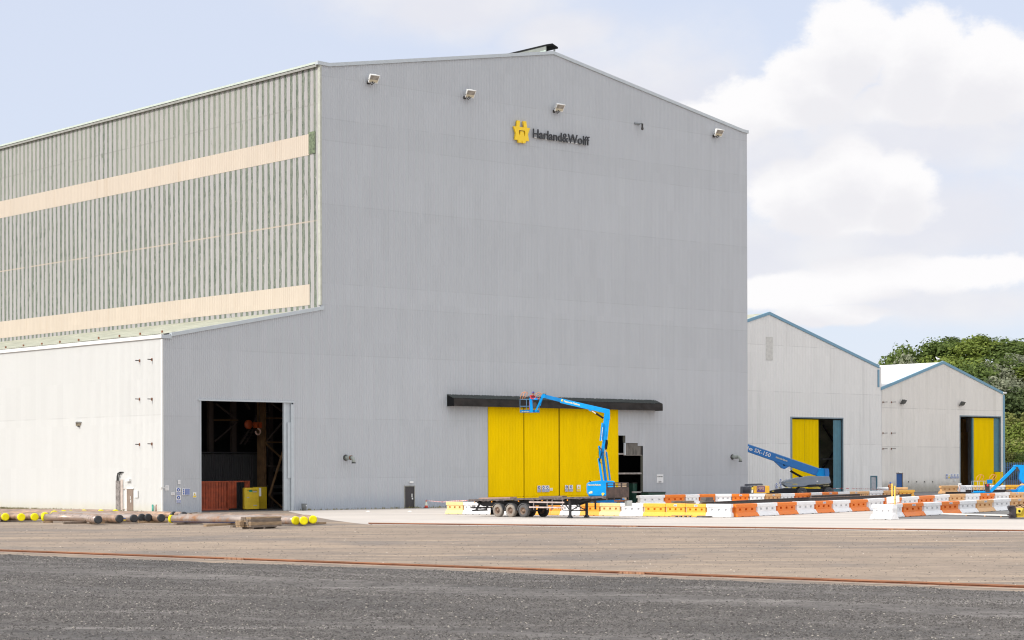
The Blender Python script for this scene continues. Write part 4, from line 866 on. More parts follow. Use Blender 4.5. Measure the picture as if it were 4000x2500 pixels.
for k in range(3): wsign(3712+k*12, 1850.5, 3723+k*12, 1869, ['blue sign right of the yellow one on the cream shed', 'middle wide blue sign in the row on the cream shed', 'blue sign nearest the open doorway of the cream shed'][k], 'b', v=SV-0.05, group=GS)
wsign(3726, 1872, 3733, 1880, 'tiny white notice below the row of signs on the cream shed', 't', v=SV-0.05, group=GS)
# gull on the ridge
q = onS(3673, 1404); bw_ = bmw(q.x, SV+0.5, Q1.z+0.2)
def gull():
    o = MB(); o.tube([(-0.42, 0, 0.30), (-0.3, 0, 0.33), (-0.1, 0, 0.36), (0.08, 0, 0.42), (0.16, 0, 0.55), (0.2, 0, 0.62)], [0.02, 0.07, 0.13, 0.13, 0.07, 0.07], 8); o.tube([(0.2, 0, 0.62), (0.27, 0, 0.63), (0.34, 0, 0.60)], [0.07, 0.05, 0.01], 8); o.tube([(0, 0.04, 0.28), (0, 0.04, 0.0)], 0.014, 5); o.tube([(0, -0.04, 0.28), (0, -0.04, 0.0)], 0.014, 5)
    t = o.build('gull', mat('gull_white', (0.8, 0.8, 0.78), 0.7)); t.location = bw_; t.scale = (0.95, 0.95, 0.95); t.rotation_euler = (0, 0, 2.8); return tag(t, 'white gull perched on the ridge of the white roof', 'bird')
gull()

# ================= yard objects =================
ORD = ['first', 'second', 'third', 'fourth', 'fifth', 'sixth', 'seventh', 'eighth', 'ninth', 'tenth']
BC = {'O': ('bright orange', (0.80, 0.21, 0.025)), 'T': ('faded tan-orange', (0.72, 0.42, 0.19)), 'Y': ('amber yellow', (0.88, 0.47, 0.06)), 'W': ('white', (0.82, 0.82, 0.83)), 'A': ('sunlit orange', (0.86, 0.38, 0.05)), 'P': ('pale peach', (0.85, 0.60, 0.28))}  # the front row's orange has sunlight put into its colour
BME = {}
def barrier_mesh(c):
    if c in BME: return BME[c]
    b = MB()
    b.prism([(-0.5, -0.30, 0.03), (-0.5, -0.29, 0.09), (-0.5, -0.15, 0.36), (-0.5, 0.15, 0.36), (-0.5, 0.29, 0.09), (-0.5, 0.30, 0.03)], (1.0, 0, 0))
    b.b2((-0.455, -0.13, 0.36), (0.455, 0.13, 0.50)); b.b2((-0.455, -0.13, 0.66), (0.455, 0.13, 0.745))
    xs = [-0.455, -0.33, -0.23, -0.05, 0.05, 0.23, 0.33, 0.455]
    for a, q in zip(xs[0::2], xs[1::2]): b.b2((a, -0.13, 0.50), (q, 0.13, 0.66))
    b.b2((-0.455, -0.01, 0.50), (0.455, 0.02, 0.66))
    b.prism([(-0.495, -0.17, 0.75), (-0.495, -0.17, 0.98), (-0.495, -0.13, 1.02), (-0.495, 0.13, 1.02), (-0.495, 0.17, 0.98), (-0.495, 0.17, 0.75)], (0.99, 0, 0))
    for k in (-0.28, 0.25): b.b2((k-0.035, -0.305, 0.0), (k+0.035, -0.2, 0.05), 1)
    b.b2((-0.46, -0.20, 0.0), (0.46, 0.20, 0.031))
    nm, col = BC[c]
    m_ = mat('barrier_'+nm.replace(' ', '_'), col, 0.5, var=0.05, scale=3, spec=0.3, dirt=tuple(x*0.62+0.04 for x in col), dscale=3.5, dlo=0.55, dhi=0.85)
    o = b.build('water_barrier', [m_, BLACK]); me = o.data; bpy.data.objects.remove(o); BME[c] = me
    return me
STK = None
def colpt(px, P, Q):
    a = (px-CX)/FPX; D = Q-P
    t = (a*P.y-P.x)/(D.x-a*D.y); return P+D*t
def row(pts, pxs, cols, rowname, hz=None, group='water-filled plastic barriers', stick=()):
    pts = [Vector((p.x, p.y, 0)) for p in pts]; cnt = {}
    pos = []
    for px in pxs:
        a = (px-CX)/FPX; r = None
        for P, Q in zip(pts[:-1], pts[1:]):
            if a*P.y-P.x >= -1e-3 and (a*Q.y-Q.x) <= 1e-3: r = colpt(px, P, Q); break
        if r is None: r = colpt(px, pts[0], pts[1]) if a < pts[0].x/pts[0].y else colpt(px, pts[-2], pts[-1])
        pos.append(r)
    tot = {c: cols.count(c) for c in cols}
    for i, c in enumerate(cols):
        A, B = pos[i], pos[i+1]; L = (B-A).length
        o = bpy.data.objects.new('water_barrier', barrier_mesh(c)); COL.objects.link(o)
        o.location = (A+B)/2; o.rotation_euler = (0, 0, math.atan2(B.y-A.y, B.x-A.x)+random.uniform(-.012, .012)); h = hz or 1.0
        o.scale = (L*0.995, 1.0+min(1.0, L*0.1), h*random.uniform(0.985, 1.01)); cnt[c] = cnt.get(c, 0)+1
        lab = ('%s %s barrier from the left in %s' % (ORD[cnt[c]-1], BC[c][0], rowname)) if tot[c] > 1 else 'only %s barrier in %s' % (BC[c][0], rowname)
        tag(o, lab, 'barrier', group)
        if i in stick:
            s = MB(); z0 = 0.80; s.b2((-0.075, -0.178, z0), (0.085, -0.171, z0+0.15)); so_ = s.build('sticker', mat('sticker_white', (0.75, 0.76, 0.8), 0.5)); so_.parent = o
            s = MB()
            for k in (0.03, 0.08): s.b2((-0.06, -0.181, z0+k), (0.07, -0.1785, z0+k+0.025))
            t2 = s.build('printed_text', mat('ink_blue', (0.05, 0.08, 0.2), 0.5)); t2.parent = so_
    return pos
row([g(1746, 2008.5), g(2862, 2021)], [1746, 1814, 1868, 1922, 1975, 2034, 2094, 2156, 2193, 2271, 2346, 2427, 2517, 2603, 2681, 2762, 2860],
    'PWWPWAAAWAPWYYYW', 'the long sunlit front row behind the trailer', stick=(13, 14))
tg = lambda x, y, z=1.0: gnd(x, y, z)
row([g(2866, 2020.5), g(3100, 2009.5), g(3385, 1995.5), tg(3700, 1931.4), tg(4000, 1922.8), tg(4100, 1920)], [2864, 2948, 3026, 3102, 3175, 3244, 3312, 3380, 3445, 3512, 3578, 3640, 3700.5, 3763, 3822, 3879, 3937, 3993, 4050],
    'OWOWOWOWOWOWTWOWTW', 'the middle row running away to the right', stick=(4, 14, 16))
row([tg(2490, 1936), tg(2590, 1934), tg(2790, 1930.5), tg(2986, 1929.5), tg(3100, 1927.5), tg(3266, 1922), tg(3389, 1918.8), tg(3567, 1914)], [2492, 2590, 2672, 2727, 2790, 2856, 2925, 2986, 3045, 3099, 3160, 3205, 3266, 3313, 3361, 3389, 3444, 3505, 3567],
    'WOWOWOWTWOWOWTTWTY', 'the back row by the compressor and booms', stick=(5, 7, 11, 13))
row([g(3478, 2022), g(3600, 2014.6), g(3745, 2006), g(3940, 1992.5), g(4020, 1988), g(4100, 1984)], [3474, 3516, 3597, 3668, 3737, 3804, 3871, 3938, 4005, 4070],
    'WOWOWTWTW', 'the nearest row at the right edge', stick=(1, 3, 5, 7))
row([g(3409, 2027.5), g(3496, 2030.5)], [3413, 3495], 'W', 'front of the two yellow posts, end-on', hz=1.06)
row([g(3672, 1929), g(3737, 1928), g(3765, 1926.5), g(4010, 1925)], [3672, 3737, 3765, 3797, 3850, 3925, 4000], 'TWWPWY', 'the far row by the white-roofed shed', hz=1.08)
row([tg(3420, 1904), tg(3600, 1904)], [3425, 3470], 'W', 'the short far row beside the worker'); row([tg(3420, 1904), tg(3600, 1904)], [3500, 3546], 'T', 'the short far row in front of the blue door')

# white board and two yellow posts
q = g(3482, 2020); q2 = g(3497, 2021)
bp = at(3463, 1945, 149); bq = at(3514, 1968, 149)
t = thing('board', 'blank white board leaning behind the two yellow posts', 'board', (bp.x, 149, 0)); b = MB(); W_ = bq.x-bp.x
b.prism([(0.02, 0, 1.05), (W_, 0, 1.15), (W_-0.02, 0, 1.68), (0, 0, 1.55)], (0, 0.03, 0)); b.build('panel', WTRIM, t); b = MB(); b.beam((0.2, 0.08, 0), (0.2, 0.04, 1.3), 0.05, 0.05); b.beam((W_-0.2, 0.08, 0), (W_-0.2, 0.04, 1.3), 0.05, 0.05); b.build('support', WTRIM, t)
PYEL = mat('post_yellow', (0.90, 0.55, 0.07), 0.45, var=0.05)
for px, pyb, pyt, lb in ((3485, 2018, 1889, 'left yellow post in front of the white board'), (3496, 2023, 1898, 'right yellow post in front of the white board')):
    gp_ = g(px, pyb); h_ = at(px, pyt, gp_.y).z
    t = thing('marker_post', lb, 'post', gp_, 0, 'yellow marker posts'); b = MB(); b.tube([(0, 0, 0.02), (0, 0, h_)], 0.048, 10); b.build('pole', PYEL, t)
    b = MB(); b.b2((-0.16, -0.1, 0), (0.1, 0.1, 0.03)); b.build('foot', PYEL, t); b = MB(); b.lathe([(0.0, 0.0), (0.052, 0), (0.052, 0.03), (0, 0.03)], (0, 0, h_*0.56)); b.build('band', DSTEEL, t)

# traffic cone by the black door
cp = onG(1665, 1987, -1.2); t = thingB('traffic_cone', 'red and white traffic cone standing right of the black door', 'cone', cp.x, -1.2)
b = MB(); b.b2((-0.2, -0.2, 0), (0.2, 0.2, 0.06)); b.build('base', BLACK, t); b = MB(); b.lathe([(0.17, 0.06), (0.15, 0.2), (0.14, 0.26)]); b.lathe([(0.07, 0.62), (0.04, 0.78), (0.0, 0.79)]); b.build('cone_body', mat('cone_red', (0.6, 0.06, 0.03), 0.5), t); b = MB(); b.lathe([(0.141, 0.26), (0.071, 0.62)]); b.build('reflective_sleeve', mat('sleeve', (0.7, 0.72, 0.6), 0.4), t)
# barrier tapes: twisted red and white
def tape(pts, label):
    t = MB(); n = 0
    for P, Q in zip(pts[:-1], pts[1:]):
        L = (Q-P).length; k = max(2, int(L/0.35))
        for i in range(k):
            a_, b_ = P.lerp(Q, i/k), P.lerp(Q, (i+1)/k); h_ = 0.035 if i % 3 else 0.02
            t.beam(a_, b_, 0.008, h_*2, mi=n % 2); n += 1
    return tag(t.build('barrier_tape', [mat('tape_red', (0.7, 0.08, 0.06), 0.5), mat('tape_white', (0.85, 0.85, 0.85), 0.5)]), label, 'tape', 'red and white tapes')
tape([BM @ Vector((cp.x, -1.2, 0.72)), at(1730, 1961, 176), at(1765, 1957, 168), at(1825, 1955, 162)], 'striped tape from the traffic cone to the trailer')
tape([at(3253, 1908, 262), at(3292, 1907, 262), at(3340, 1909, 262), at(3400, 1910, 256), at(3445, 1913, 250), at(3480, 1914.5, 246)], 'striped tape in front of the pale shed towards the worker')
# litter bin at the wall
bq_ = onG(1188, 1999, -0.6); t = thingB('litter_bin', 'small grey bin against the wall right of the big doorway', 'bin', bq_.x, -0.6)
b = MB(); b.lathe([(0.0, 0.0), (0.2, 0.0), (0.25, 0.62), (0.22, 0.62), (0.18, 0.05)], n=12); b.build('bin_body', mat('bin_grey', (0.17, 0.18, 0.18), 0.6), t); b = MB(); b.b2((0.02, -0.26, 0.38), (0.1, -0.24, 0.5)); b.build('sticker', WTRIM, t)
# small posts by white wall
for px, m_, lb in ((597, mat('post_green', (0.05, 0.36, 0.27), 0.5), 'short leaning green post by the white wall'), (610.5, mat('post_rust', (0.40, 0.27, 0.22), 0.7), 'short leaning rusty post by the white wall')):
    q = gnd(px, 2004.0); t = thing('bollard', lb, 'post', q, 0, 'short posts by the white wall'); b = MB(); b.tube([(0, 0, 0), (-0.03 if px < 600 else 0, 0.1, 0.68)], 0.08, 10); b.build('shaft', m_, t); b = MB(); b.lathe([(0.0, 0.0), (0.085, 0), (0.06, 0.05), (0, 0.06)], (-0.03 if px < 600 else 0, 0.1, 0.67)); b.build('cap', m_, t)

# -------- pipes --------
PIPE = mat('brown_pipe', (0.27, 0.185, 0.14), 0.45, 0.35, var=0.25, scale=1.3, col2=(0.40, 0.27, 0.19), stretch=(0.6, 2, 2), dirt=(0.42, 0.22, 0.10), dscale=1.2, dlo=0.52, dhi=0.75)
SILV = mat('silver_pipe', (0.40, 0.33, 0.29), 0.35, 0.45, var=0.25, scale=1.0, dirt=(0.42, 0.20, 0.09), dscale=0.8, dlo=0.52, dhi=0.68)
CAPY = mat('cap_yellow', (0.86, 0.76, 0.01), 0.5, var=0.06, bump=0.5, bscale=4, spec=0.2); CAPB = mat('cap_black', (0.028, 0.03, 0.034), 0.45, var=0.3, bump=0.6, bscale=6)
BANDB = mat('band_blue', (0.04, 0.09, 0.30), 0.4); BANDY = mat('band_yellow', (0.8, 0.6, 0.05), 0.5)
def smooth(pts, n=5, r=0.5):
    out = [pts[0]]
    for i in range(1, len(pts)-1):
        a, p, c = pts[i-1], pts[i], pts[i+1]; r1 = min(r, (a-p).length*0.45); r2 = min(r, (c-p).length*0.45)
        s, e = p+(a-p).normalized()*r1, p+(c-p).normalized()*r2
        for k in range(n+1):
            t_ = k/n; out.append(s.lerp(p, t_).lerp(p.lerp(e, t_), t_))
    return out+[pts[-1]]
def pipe(pts, label, caps, m_=PIPE, rad=0.255, band=False, bend=0.9):
    pts = smooth([Vector(p) for p in pts], 6, bend); o0 = Vector((pts[0].x, pts[0].y, 0))
    t = thing('steel_pipe', label, 'pipe', o0, 0, 'steel pipes laid out on timbers')
    b = MB(); b.tube(pts, rad, 20); b.build('pipe_body', m_, t, world=True)
    for e, (c, nm) in zip((0, -1), caps):
        if not c: continue
        p = pts[e]; d = (p-(pts[1] if e == 0 else pts[-2])).normalized(); b = MB(); b.tube([p-d*0.16, p+d*0.02, p+d*0.04], [rad+0.022, rad+0.022, rad*0.8], 20); b.build('end_cap', c, t, world=True)
    if band:
        b = MB(); dd = Vector((0, -1, -0.35)).normalized(); i0, i1 = (0, len(pts)-8)
        P0, P1 = pts[i0], pts[i1]
        for s_, mm in ((0.0, BANDB),):
            for k in range(-2, 3):
                an = R(-30+k*9+s_); q = Vector((0, -math.cos(an), math.sin(an)))*(rad+0.015); an2 = R(-30+(k+1)*9+s_); q2 = Vector((0, -math.cos(an2), math.sin(an2)))*(rad+0.015)
                b.add([P0+q, P1+q, P1+q2, P0+q2], [(0, 1, 2, 3)])
        b.build('blue_stripe', BANDB, t, world=True)
    return t
Z = 0.37
def cx_(px, py): return gnd(px, py, Z)
Yc, Kc = (CAPY, 'y'), (CAPB, 'k'); N_ = (None, '')
# left group, elbows turned to the camera
for i, (px, py, lb, L) in enumerate(((-6, 2018.5, 'pipe with yellow cap cut by the left picture edge', 8), (21.7, 2019.4, 'bent brown pipe, leftmost full yellow cap facing the camera', 8), (83.9, 2020.2, 'bent brown pipe, second full yellow cap from the left', 9), (136, 2019.6, 'bent brown pipe, third full yellow cap from the left', 10), (176, 2015.5, 'bent brown pipe whose yellow cap is half hidden by the front bent pipe', 11))):
    E_ = cx_(px, py); pipe([E_+Vector((-0.6-L, 6.0, 0)), E_+Vector((-0.75, 1.5, 0)), E_], lb, [Yc, Yc])
pipe([cx_(170, 2021.5), cx_(325, 2022.5), cx_(384, 2030)], 'shiny brown bent pipe in front, with yellow left rim and dark open right end', [Yc, Kc], mat('shiny_pipe', (0.42, 0.33, 0.28), 0.3, 0.5, var=0.2, dirt=(0.30, 0.19, 0.13), dscale=1.0), bend=1.5)
for i, (px, py, lb, L, m_) in enumerate(((467.7, 2026.6, 'rusty brown pipe with the largest black cap, nearest the front bent pipe', 8, PIPE), (524, 2025, 'grey pipe with blue and yellow bands behind its black cap', 9, SILV), (555, 2022, 'brown pipe with black cap, left of two touching black caps', 11, PIPE), (580, 2022, 'brown pipe with black cap, right of two touching black caps', 12, PIPE), (631, 2023, 'brown pipe with black cap just left of the long silver pipe', 12, PIPE))):
    E_ = cx_(px, py); t = pipe([E_+Vector((-L*0.9, L*1.45, 0)), E_+Vector((-0.5, 0.9, 0)), E_], lb, [N_, Kc], m_, bend=0.6)
    if i == 1:
        for dx_, mm, hh in ((0, BANDB, -0.02), (0, BANDY, -0.14)):
            b = MB(); p_ = E_+Vector((-0.9, 1.13, 0)); b.beam(p_+Vector((-1.0, -0.24, hh)), p_+Vector((0.15, -0.30, hh)), 0.04, 0.06); b.build('painted_band', mm, t, world=True)
for px, py, c, lb in ((213, 2008.5, Yc, 'pipe end with yellow cap peeping over the shiny bent pipe, left one'), (250, 2006.5, Yc, 'pipe end with yellow cap peeping over the shiny bent pipe, middle one'), (277, 2006.5, Yc, 'pipe end with yellow cap peeping over the shiny bent pipe, right one'), (329, 2004.5, Yc, 'far pipe with mostly hidden yellow cap above the rusty pipe'), (395, 2004, Yc, 'far pipe with thin yellow rim left of the brown door'), (452, 2004, Yc, 'far pipe with thin yellow rim below the brown door'), (681, 2012.5, Kc, 'far pipe with black cap peeping above the left end of the silver pipe'), (719, 2013.5, Kc, 'far pipe with black cap and yellow rim beside the wooden scraps')):
    E_ = cx_(px, py); pipe([E_+Vector((-8.0, 5.0, 0)), E_+Vector((-0.5, 0.9, 0)), E_], lb, [N_, c], bend=0.5)
S1 = [(cx_(667, 2027)), cx_(1120, 2032.0), cx_(1157, 2033.5)]
pipe(S1, 'long silver pipe with blue stripe and yellow caps, behind the wood stack', [Yc, Yc], SILV, band=True, bend=0.7)
pipe([cx_(702, 2021.0), cx_(1158, 2029), cx_(1187.5, 2034)], 'long pipe with middle yellow cap of the three at the right', [N_, Yc], SILV, bend=0.7)
pipe([cx_(790, 2018.5), cx_(1196, 2024.5), cx_(1223, 2029.3)], 'long brown pipe with the rightmost yellow cap', [N_, Yc], PIPE, bend=0.7)
TIM = mat('timber', (0.33, 0.23, 0.14), 0.8, var=0.3, scale=3, stretch=(0.5, 4, 4)); TIM2 = mat('grey_timber', (0.20, 0.155, 0.12), 0.85, var=0.3, scale=3, stretch=(0.5, 4, 4))
for i, (x0, y0, x1, y1, lb) in enumerate(((4, 2036, 124, 2034, 'timber under the leftmost capped pipes'), (168, 2042.5, 206, 2042, 'short timber under the left end of the shiny bent pipe'), (248, 2047, 336, 2045, 'long timber lying below the shiny bent pipe'), (351, 2046, 408, 2045, 'pale timber below the dark open pipe end'), (409, 2045, 464, 2044, 'dark timber under the largest black cap'), (540, 2043, 655, 2041, 'timber under the row of black caps'),
                                        (684, 2051, 786, 2045, 'timber under the left end of the silver pipe'), (801, 2057, 934, 2049, 'pale timber left of the wood stack, sticking out furthest'), (904, 2061, 957, 2059, 'short timber touching the wood stack'), (1150, 2050, 1271, 2047, 'timber under the three right yellow caps'))):
    A, B = gnd(x0, y0), gnd(x1, y1); b = MB(); b.beam(A+Vector((0, 0, 0.075)), B+Vector((0, 0, 0.075)), 0.22, 0.14); tag(b.build('timber', TIM if i % 2 else TIM2), lb, 'timber', 'loose timbers under the pipes')
# wooden scraps near wall
for px, lb in ((752, 'left wooden scrap on the ground before the doorway'), (800, 'right wooden scrap on the ground before the doorway')):
    A = gnd(px-14, 2008.5); b = MB(); b.beam(A+Vector((0, 0, .08)), A+Vector((0.7, 0.1, .14)), 0.12, 0.06); b.beam(A+Vector((0.1, 0, .04)), A+Vector((0.1, 0.6, .04)), 0.08, 0.08); tag(b.build('wood_scrap', TIM2), lb, 'wood', 'wooden scraps')

# wood stack on pallet
A = gnd(981, 2067.5); B = gnd(1108, 2064); wd2 = (B-A).normalized(); ang = math.atan2(wd2.y, wd2.x)+0.18; Lk = (B-A).length+0.15
t = thing('timber_stack', 'stack of sawn grey-brown planks resting on the pallet', 'timber stack', A+Vector((0, 0, 0.135)), ang)
rr = random.Random(9)
for j in range(6):
    for i in range(4):
        b = MB(); x0 = -0.02+rr.uniform(-.02, .02); b.b2((x0, i*0.235, j*0.105), (x0+Lk+0.12+rr.uniform(-.05, .05), i*0.235+0.215, j*0.105+0.098)); b.build('plank', [TIM, TIM2][rr.random() < 0.5], t, bevel=0.006)
for j in range(4):
    for i in range(2):
        b = MB(); b.b2((-0.45+rr.uniform(-.04, .04), 0.5+i*0.235, j*0.105), (-0.14, 0.5+i*0.235+0.2, j*0.105+0.095)); b.build('plank', TIM, t)
t = thing('pallet', 'small wooden pallet under the stack of planks', 'pallet', A+Vector((0, 0, 0)), ang)
b = MB(); b.b2((0.05, 0.0, 0.10), (Lk-0.35, 0.95, 0.13)); b.build('deck_board', TIM2, t)
for k in (0.1, Lk*0.42, Lk-0.5):
    b = MB(); b.b2((k, 0.02, 0), (k+0.12, 0.9, 0.10)); b.build('block', TIM2, t)
# low weeds along the wall base
def weeds(name, a, b_, n, label, seed):
    rr = random.Random(seed); m_ = MB()
    for i in range(n):
        p = a.lerp(b_, rr.random())+Vector((rr.uniform(-.2, .2), rr.uniform(-.3, .1), 0)); h_ = rr.uniform(0.05, 0.24); w2 = rr.uniform(.02, .07)
        an = rr.uniform(0, 3.14); m_.add([p+Vector((math.cos(an)*w2, math.sin(an)*w2, 0)), p-Vector((math.cos(an)*w2, math.sin(an)*w2, 0)), p+Vector((rr.uniform(-.1, .1), rr.uniform(-.1, .1), h_))], [(0, 1, 2)])
    return tag(m_.build(name, mat('weeds', (0.22, 0.20, 0.09), 0.9, var=0.35, scale=1.0)), kind='stuff', label=label, cat='weeds')
weeds('weeds', BM @ Vector((-0.25, 42, 0)), BM @ Vector((-0.25, 2.5, 0)), 1500, 'dry weeds along the foot of the white wall', 1)
weeds('weeds', BM @ Vector((14, -0.2, 0)), BM @ Vector((35, -0.2, 0)), 260, 'sparse weeds along the foot of the grey gable', 2)
weeds('weeds', gnd(2885, 2018.6), gnd(3385, 1994.8), 260, 'weeds along the foot of the orange and white barriers', 3)

# -------- flatbed trailer --------
TA = Vector((-3.4, 157.3, 0)); ax = Vector((0.73, -0.683, 0)).normalized(); fy = Vector((-ax.y, ax.x, 0))
tr_ = thing('flatbed_trailer', 'worn dark three-axle flatbed trailer parked in front of the yellow doors', 'trailer', TA, math.atan2(ax.y, ax.x))
def s_at(px, yo):                                         # distance along the trailer of a photo column
    a = (px-CX)/FPX; P = TA+fy*yo; return (a*P.y-P.x)/(ax.x-a*ax.y)
LT = s_at(2368, 0)
zd = lambda s: 1.33+0.026*s
DK = mat('worn_deck', (0.10, 0.082, 0.075), 0.8, var=0.4, scale=2, stretch=(3, 1, 1)); CH = mat('chassis_black', (0.03, 0.03, 0.033), 0.6, var=0.4); OLD = mat('old_brown_paint', (0.085, 0.055, 0.045), 0.7, var=0.45, scale=2.5)
b = MB(); b.prism([(0, 0, zd(0)), (LT, 0, zd(LT)), (LT, 0, zd(LT)-0.13), (0, 0, zd(0)-0.13)], (0, 2.5, 0)); b.build('deck', DK, tr_)
b = MB(); rr = random.Random(12); lo = [(k*LT/60, -0.03, zd(k*LT/60)-rr.choice((0.13, 0.14, 0.16, 0.20))) for k in range(61)]; b.prism([(0, -0.03, zd(0)+0.004), (LT, -0.03, zd(LT)+0.004)]+lo[::-1], (0, 0.028, 0))
b.build('deck_edge', mat('edge_rail', (0.11, 0.09, 0.085), 0.8, var=0.5, scale=4), tr_)
sL = s_at(2223, 0.15); s3 = s_at(2047, 0.15); s1_ = s_at(1947, 0.15); s2_m = s_at(1997, 0.15)
for yo in (0.72, 1.68):
    b = MB(); b.prism([(0.2, yo, zd(0)-0.135), (LT-0.1, yo, zd(LT)-0.135), (LT-0.1, yo, zd(LT)-0.26), (sL+0.9, yo, zd(sL)-0.32), (sL-0.2, yo, zd(sL)-0.62), (0.9, yo, zd(0)-0.55), (0.2, yo, zd(0)-0.3)], (0, 0.1, 0)); b.build('chassis_beam', CH, tr_)
b = MB()
for k in range(9): b.b2((0.6+k*1.5, 0.1, zd(k*1.5)-0.24), (0.68+k*1.5, 2.4, zd(k*1.5)-0.14))
b.build('cross_member', CH, tr_)
WR = 0.5
def wheel(parent, x, y, z, r, w_, face=-1, rubber=None, rim=None, name='wheel'):
    b = MB(); b.lathe([(r*0.56, -w_/2), (r*0.9, -w_/2), (r, -w_*0.36), (r, w_*0.36), (r*0.9, w_/2), (r*0.56, w_/2)], (x, y, z), 'y', 28); o = b.build(name, rubber, parent)
    b = MB(); b.lathe([(r*0.57, -w_*0.47), (r*0.52, -w_*0.5), (r*0.46, -w_*0.18), (r*0.24, -w_*0.16), (r*0.22, -w_*0.42), (0.0, -w_*0.44)], (x, y, z), 'y', 24); 
    for k in range(8): t_ = k*math.pi/4; b.lathe([(0, -w_*0.24), (0.022, -w_*0.24), (0.022, -w_*0.14)], (x+math.cos(t_)*r*0.33, y, z+math.sin(t_)*r*0.33), 'y', 6)
    rr_ = b.build('rim', rim, o); return o
TY = mat('dusty_tyre', (0.27, 0.235, 0.20), 0.9, var=0.2); TY2 = mat('dark_tyre', (0.10, 0.095, 0.095), 0.9, var=0.2); RIM = mat('rusty_rim', (0.20, 0.13, 0.09), 0.6, var=0.5, scale=5); TYB = mat('black_tyre', (0.03, 0.03, 0.03), 0.9)
for i, s in enumerate((s1_, s2_m, s3)):
    wheel(tr_, s, 0.17, WR, WR, 0.33, rubber=TY if i < 2 else TY2, rim=RIM); wheel(tr_, s, 2.33, WR, WR, 0.33, rubber=TYB, rim=RIM)
    b = MB(); b.tube([(s, 0.3, WR), (s, 2.2, WR)], 0.07, 8); b.build('axle', CH, tr_)
    b = MB()
    for k in range(9):
        t0, t1 = math.pi*(0.02+0.107*k), math.pi*(0.02+0.107*(k+1)); R0 = WR+0.09
        P0, P1 = (s+R0*math.cos(t0), 0, WR+R0*math.sin(t0)), (s+R0*math.cos(t1), 0, WR+R0*math.sin(t1))
        b.add([(P0[0], 0.0, P0[2]), (P1[0], 0.0, P1[2]), (P1[0], 0.36, P1[2]), (P0[0], 0.36, P0[2])], [(0, 1, 2, 3)]); b.add([(P0[0], 0.0, P0[2]), (P1[0], 0, P1[2]), (s+(R0-.06)*math.cos(t1), 0, WR+(R0-.06)*math.sin(t1)), (s+(R0-.06)*math.cos(t0), 0, WR+(R0-.06)*math.sin(t0))], [(0, 1, 2, 3)])
    b.build('mudguard', mat('mudguard_grey', (0.09, 0.09, 0.095), 0.6), tr_)
b = MB(); b.b2((s1_-0.72, 0.0, 0.15), (s1_-0.69, 0.36, 0.75)); b.build('mud_flap', BLACK, tr_)
b = MB(); b.b2((0.1, 0.15, 0.62), (0.2, 2.3, 0.72)); b.b2((-0.05, 0.4, 0.40), (0.05, 2.1, 0.50)); b.beam((0.12, 0.7, 0.45), (0.6, 0.7, 1.1), 0.1, 0.12); b.beam((0.12, 1.75, 0.45), (0.6, 1.75, 1.1), 0.1, 0.12); b.b2((0.45, 0.3, 0.55), (1.6, 0.4, 0.62)); b.build('rear_bumper', CH, tr_)
b = MB(); b.b2((0.08, 0.15, 0.74), (0.16, 0.6, 0.86)); b.build('number_light', WTRIM, tr_)
SR = mat('side_rail', (0.52, 0.42, 0.38), 0.5, var=0.2, scale=3)
for z_ in (1.13, 0.74):
    b = MB(); b.b2((s3+0.62, 0.02, z_), (s_at(2202, 0), 0.07, z_+0.11)); b.build('side_guard', SR, tr_)
for s in (s3+1.0, s3+2.4, s3+2.9, s_at(2198, 0)-0.15):
    b = MB(); b.b2((s, 0.075, 0.62), (s+0.07, 0.13, zd(s)-0.14)); b.build('guard_post', mat('post_dull', (0.3, 0.26, 0.25), 0.6), tr_)
for yo in (0.25, 2.15):
    b = MB(); b.b2((sL-0.09, yo-0.07, 0.16), (sL+0.09, yo+0.07, zd(sL)-0.14)); b.prism([(sL-0.22, yo-0.12, 0.02), (sL+0.22, yo-0.12, 0.02), (sL+0.08, yo-0.12, 0.22), (sL-0.08, yo-0.12, 0.22)], (0, 0.24, 0)); b.build('landing_leg', CH, tr_)
b = MB(); b.beam((sL, 0.3, 0.55), (sL, 2.1, 1.25), 0.05, 0.07); b.beam((sL, 2.1, 0.55), (sL, 0.3, 1.25), 0.05, 0.07); b.beam((sL-0.05, 0.3, 0.56), (sL-0.05, 2.1, 0.56), 0.06, 0.08); b.beam((sL-0.75, 0.25, 0.6), (sL, 0.25, 0.6), 0.05, 0.06); b.beam((sL-0.7, 0.3, 1.2), (sL-0.06, 0.3, 0.6), 0.05, 0.07); b.build('leg_brace', CH, tr_)
b = MB(); b.b2((sL+0.9, 2.0, 0.65), (sL+1.0, 2.1, 1.3)); b.build('hanger', CH, tr_)
for px in (1854, 1921, 2026, 2118, 2217):
    s = s_at(px, 0); b = MB(); b.b2((s-0.05, -0.03, zd(s)-0.27), (s+0.05, 0.0, zd(s)-0.19)); b.build('marker_lamp', mat('amber', (0.85, 0.30, 0.03), 0.4), tr_)
hb = MB(); x_ = LT-0.02
for yo in (0.0, 0.82, 1.66, 2.44): hb.b2((x_, yo, zd(LT)-0.3), (x_+0.09, yo+0.08 if yo < 2 else yo+0.06, zd(LT)+0.98))
for z_ in (0.58, 0.76, 0.93): hb.b2((x_+0.02, 0, zd(LT)+z_), (x_+0.09, 2.5, zd(LT)+z_+0.07))
hb.build('headboard_frame', mat('old_frame', (0.055, 0.04, 0.037), 0.7, var=0.4), tr_)
hb = MB(); hb.b2((x_+0.1, 0.02, zd(LT)-0.12), (x_+0.13, 2.48, zd(LT)+0.62)); hb.build('headboard_panel', OLD, tr_)
hb = MB(); hb.b2((x_+0.1, 0.8, zd(LT)-0.42), (x_+0.16, 2.4, zd(LT)-0.30)); hb.build('headboard_sill', RUST, tr_)
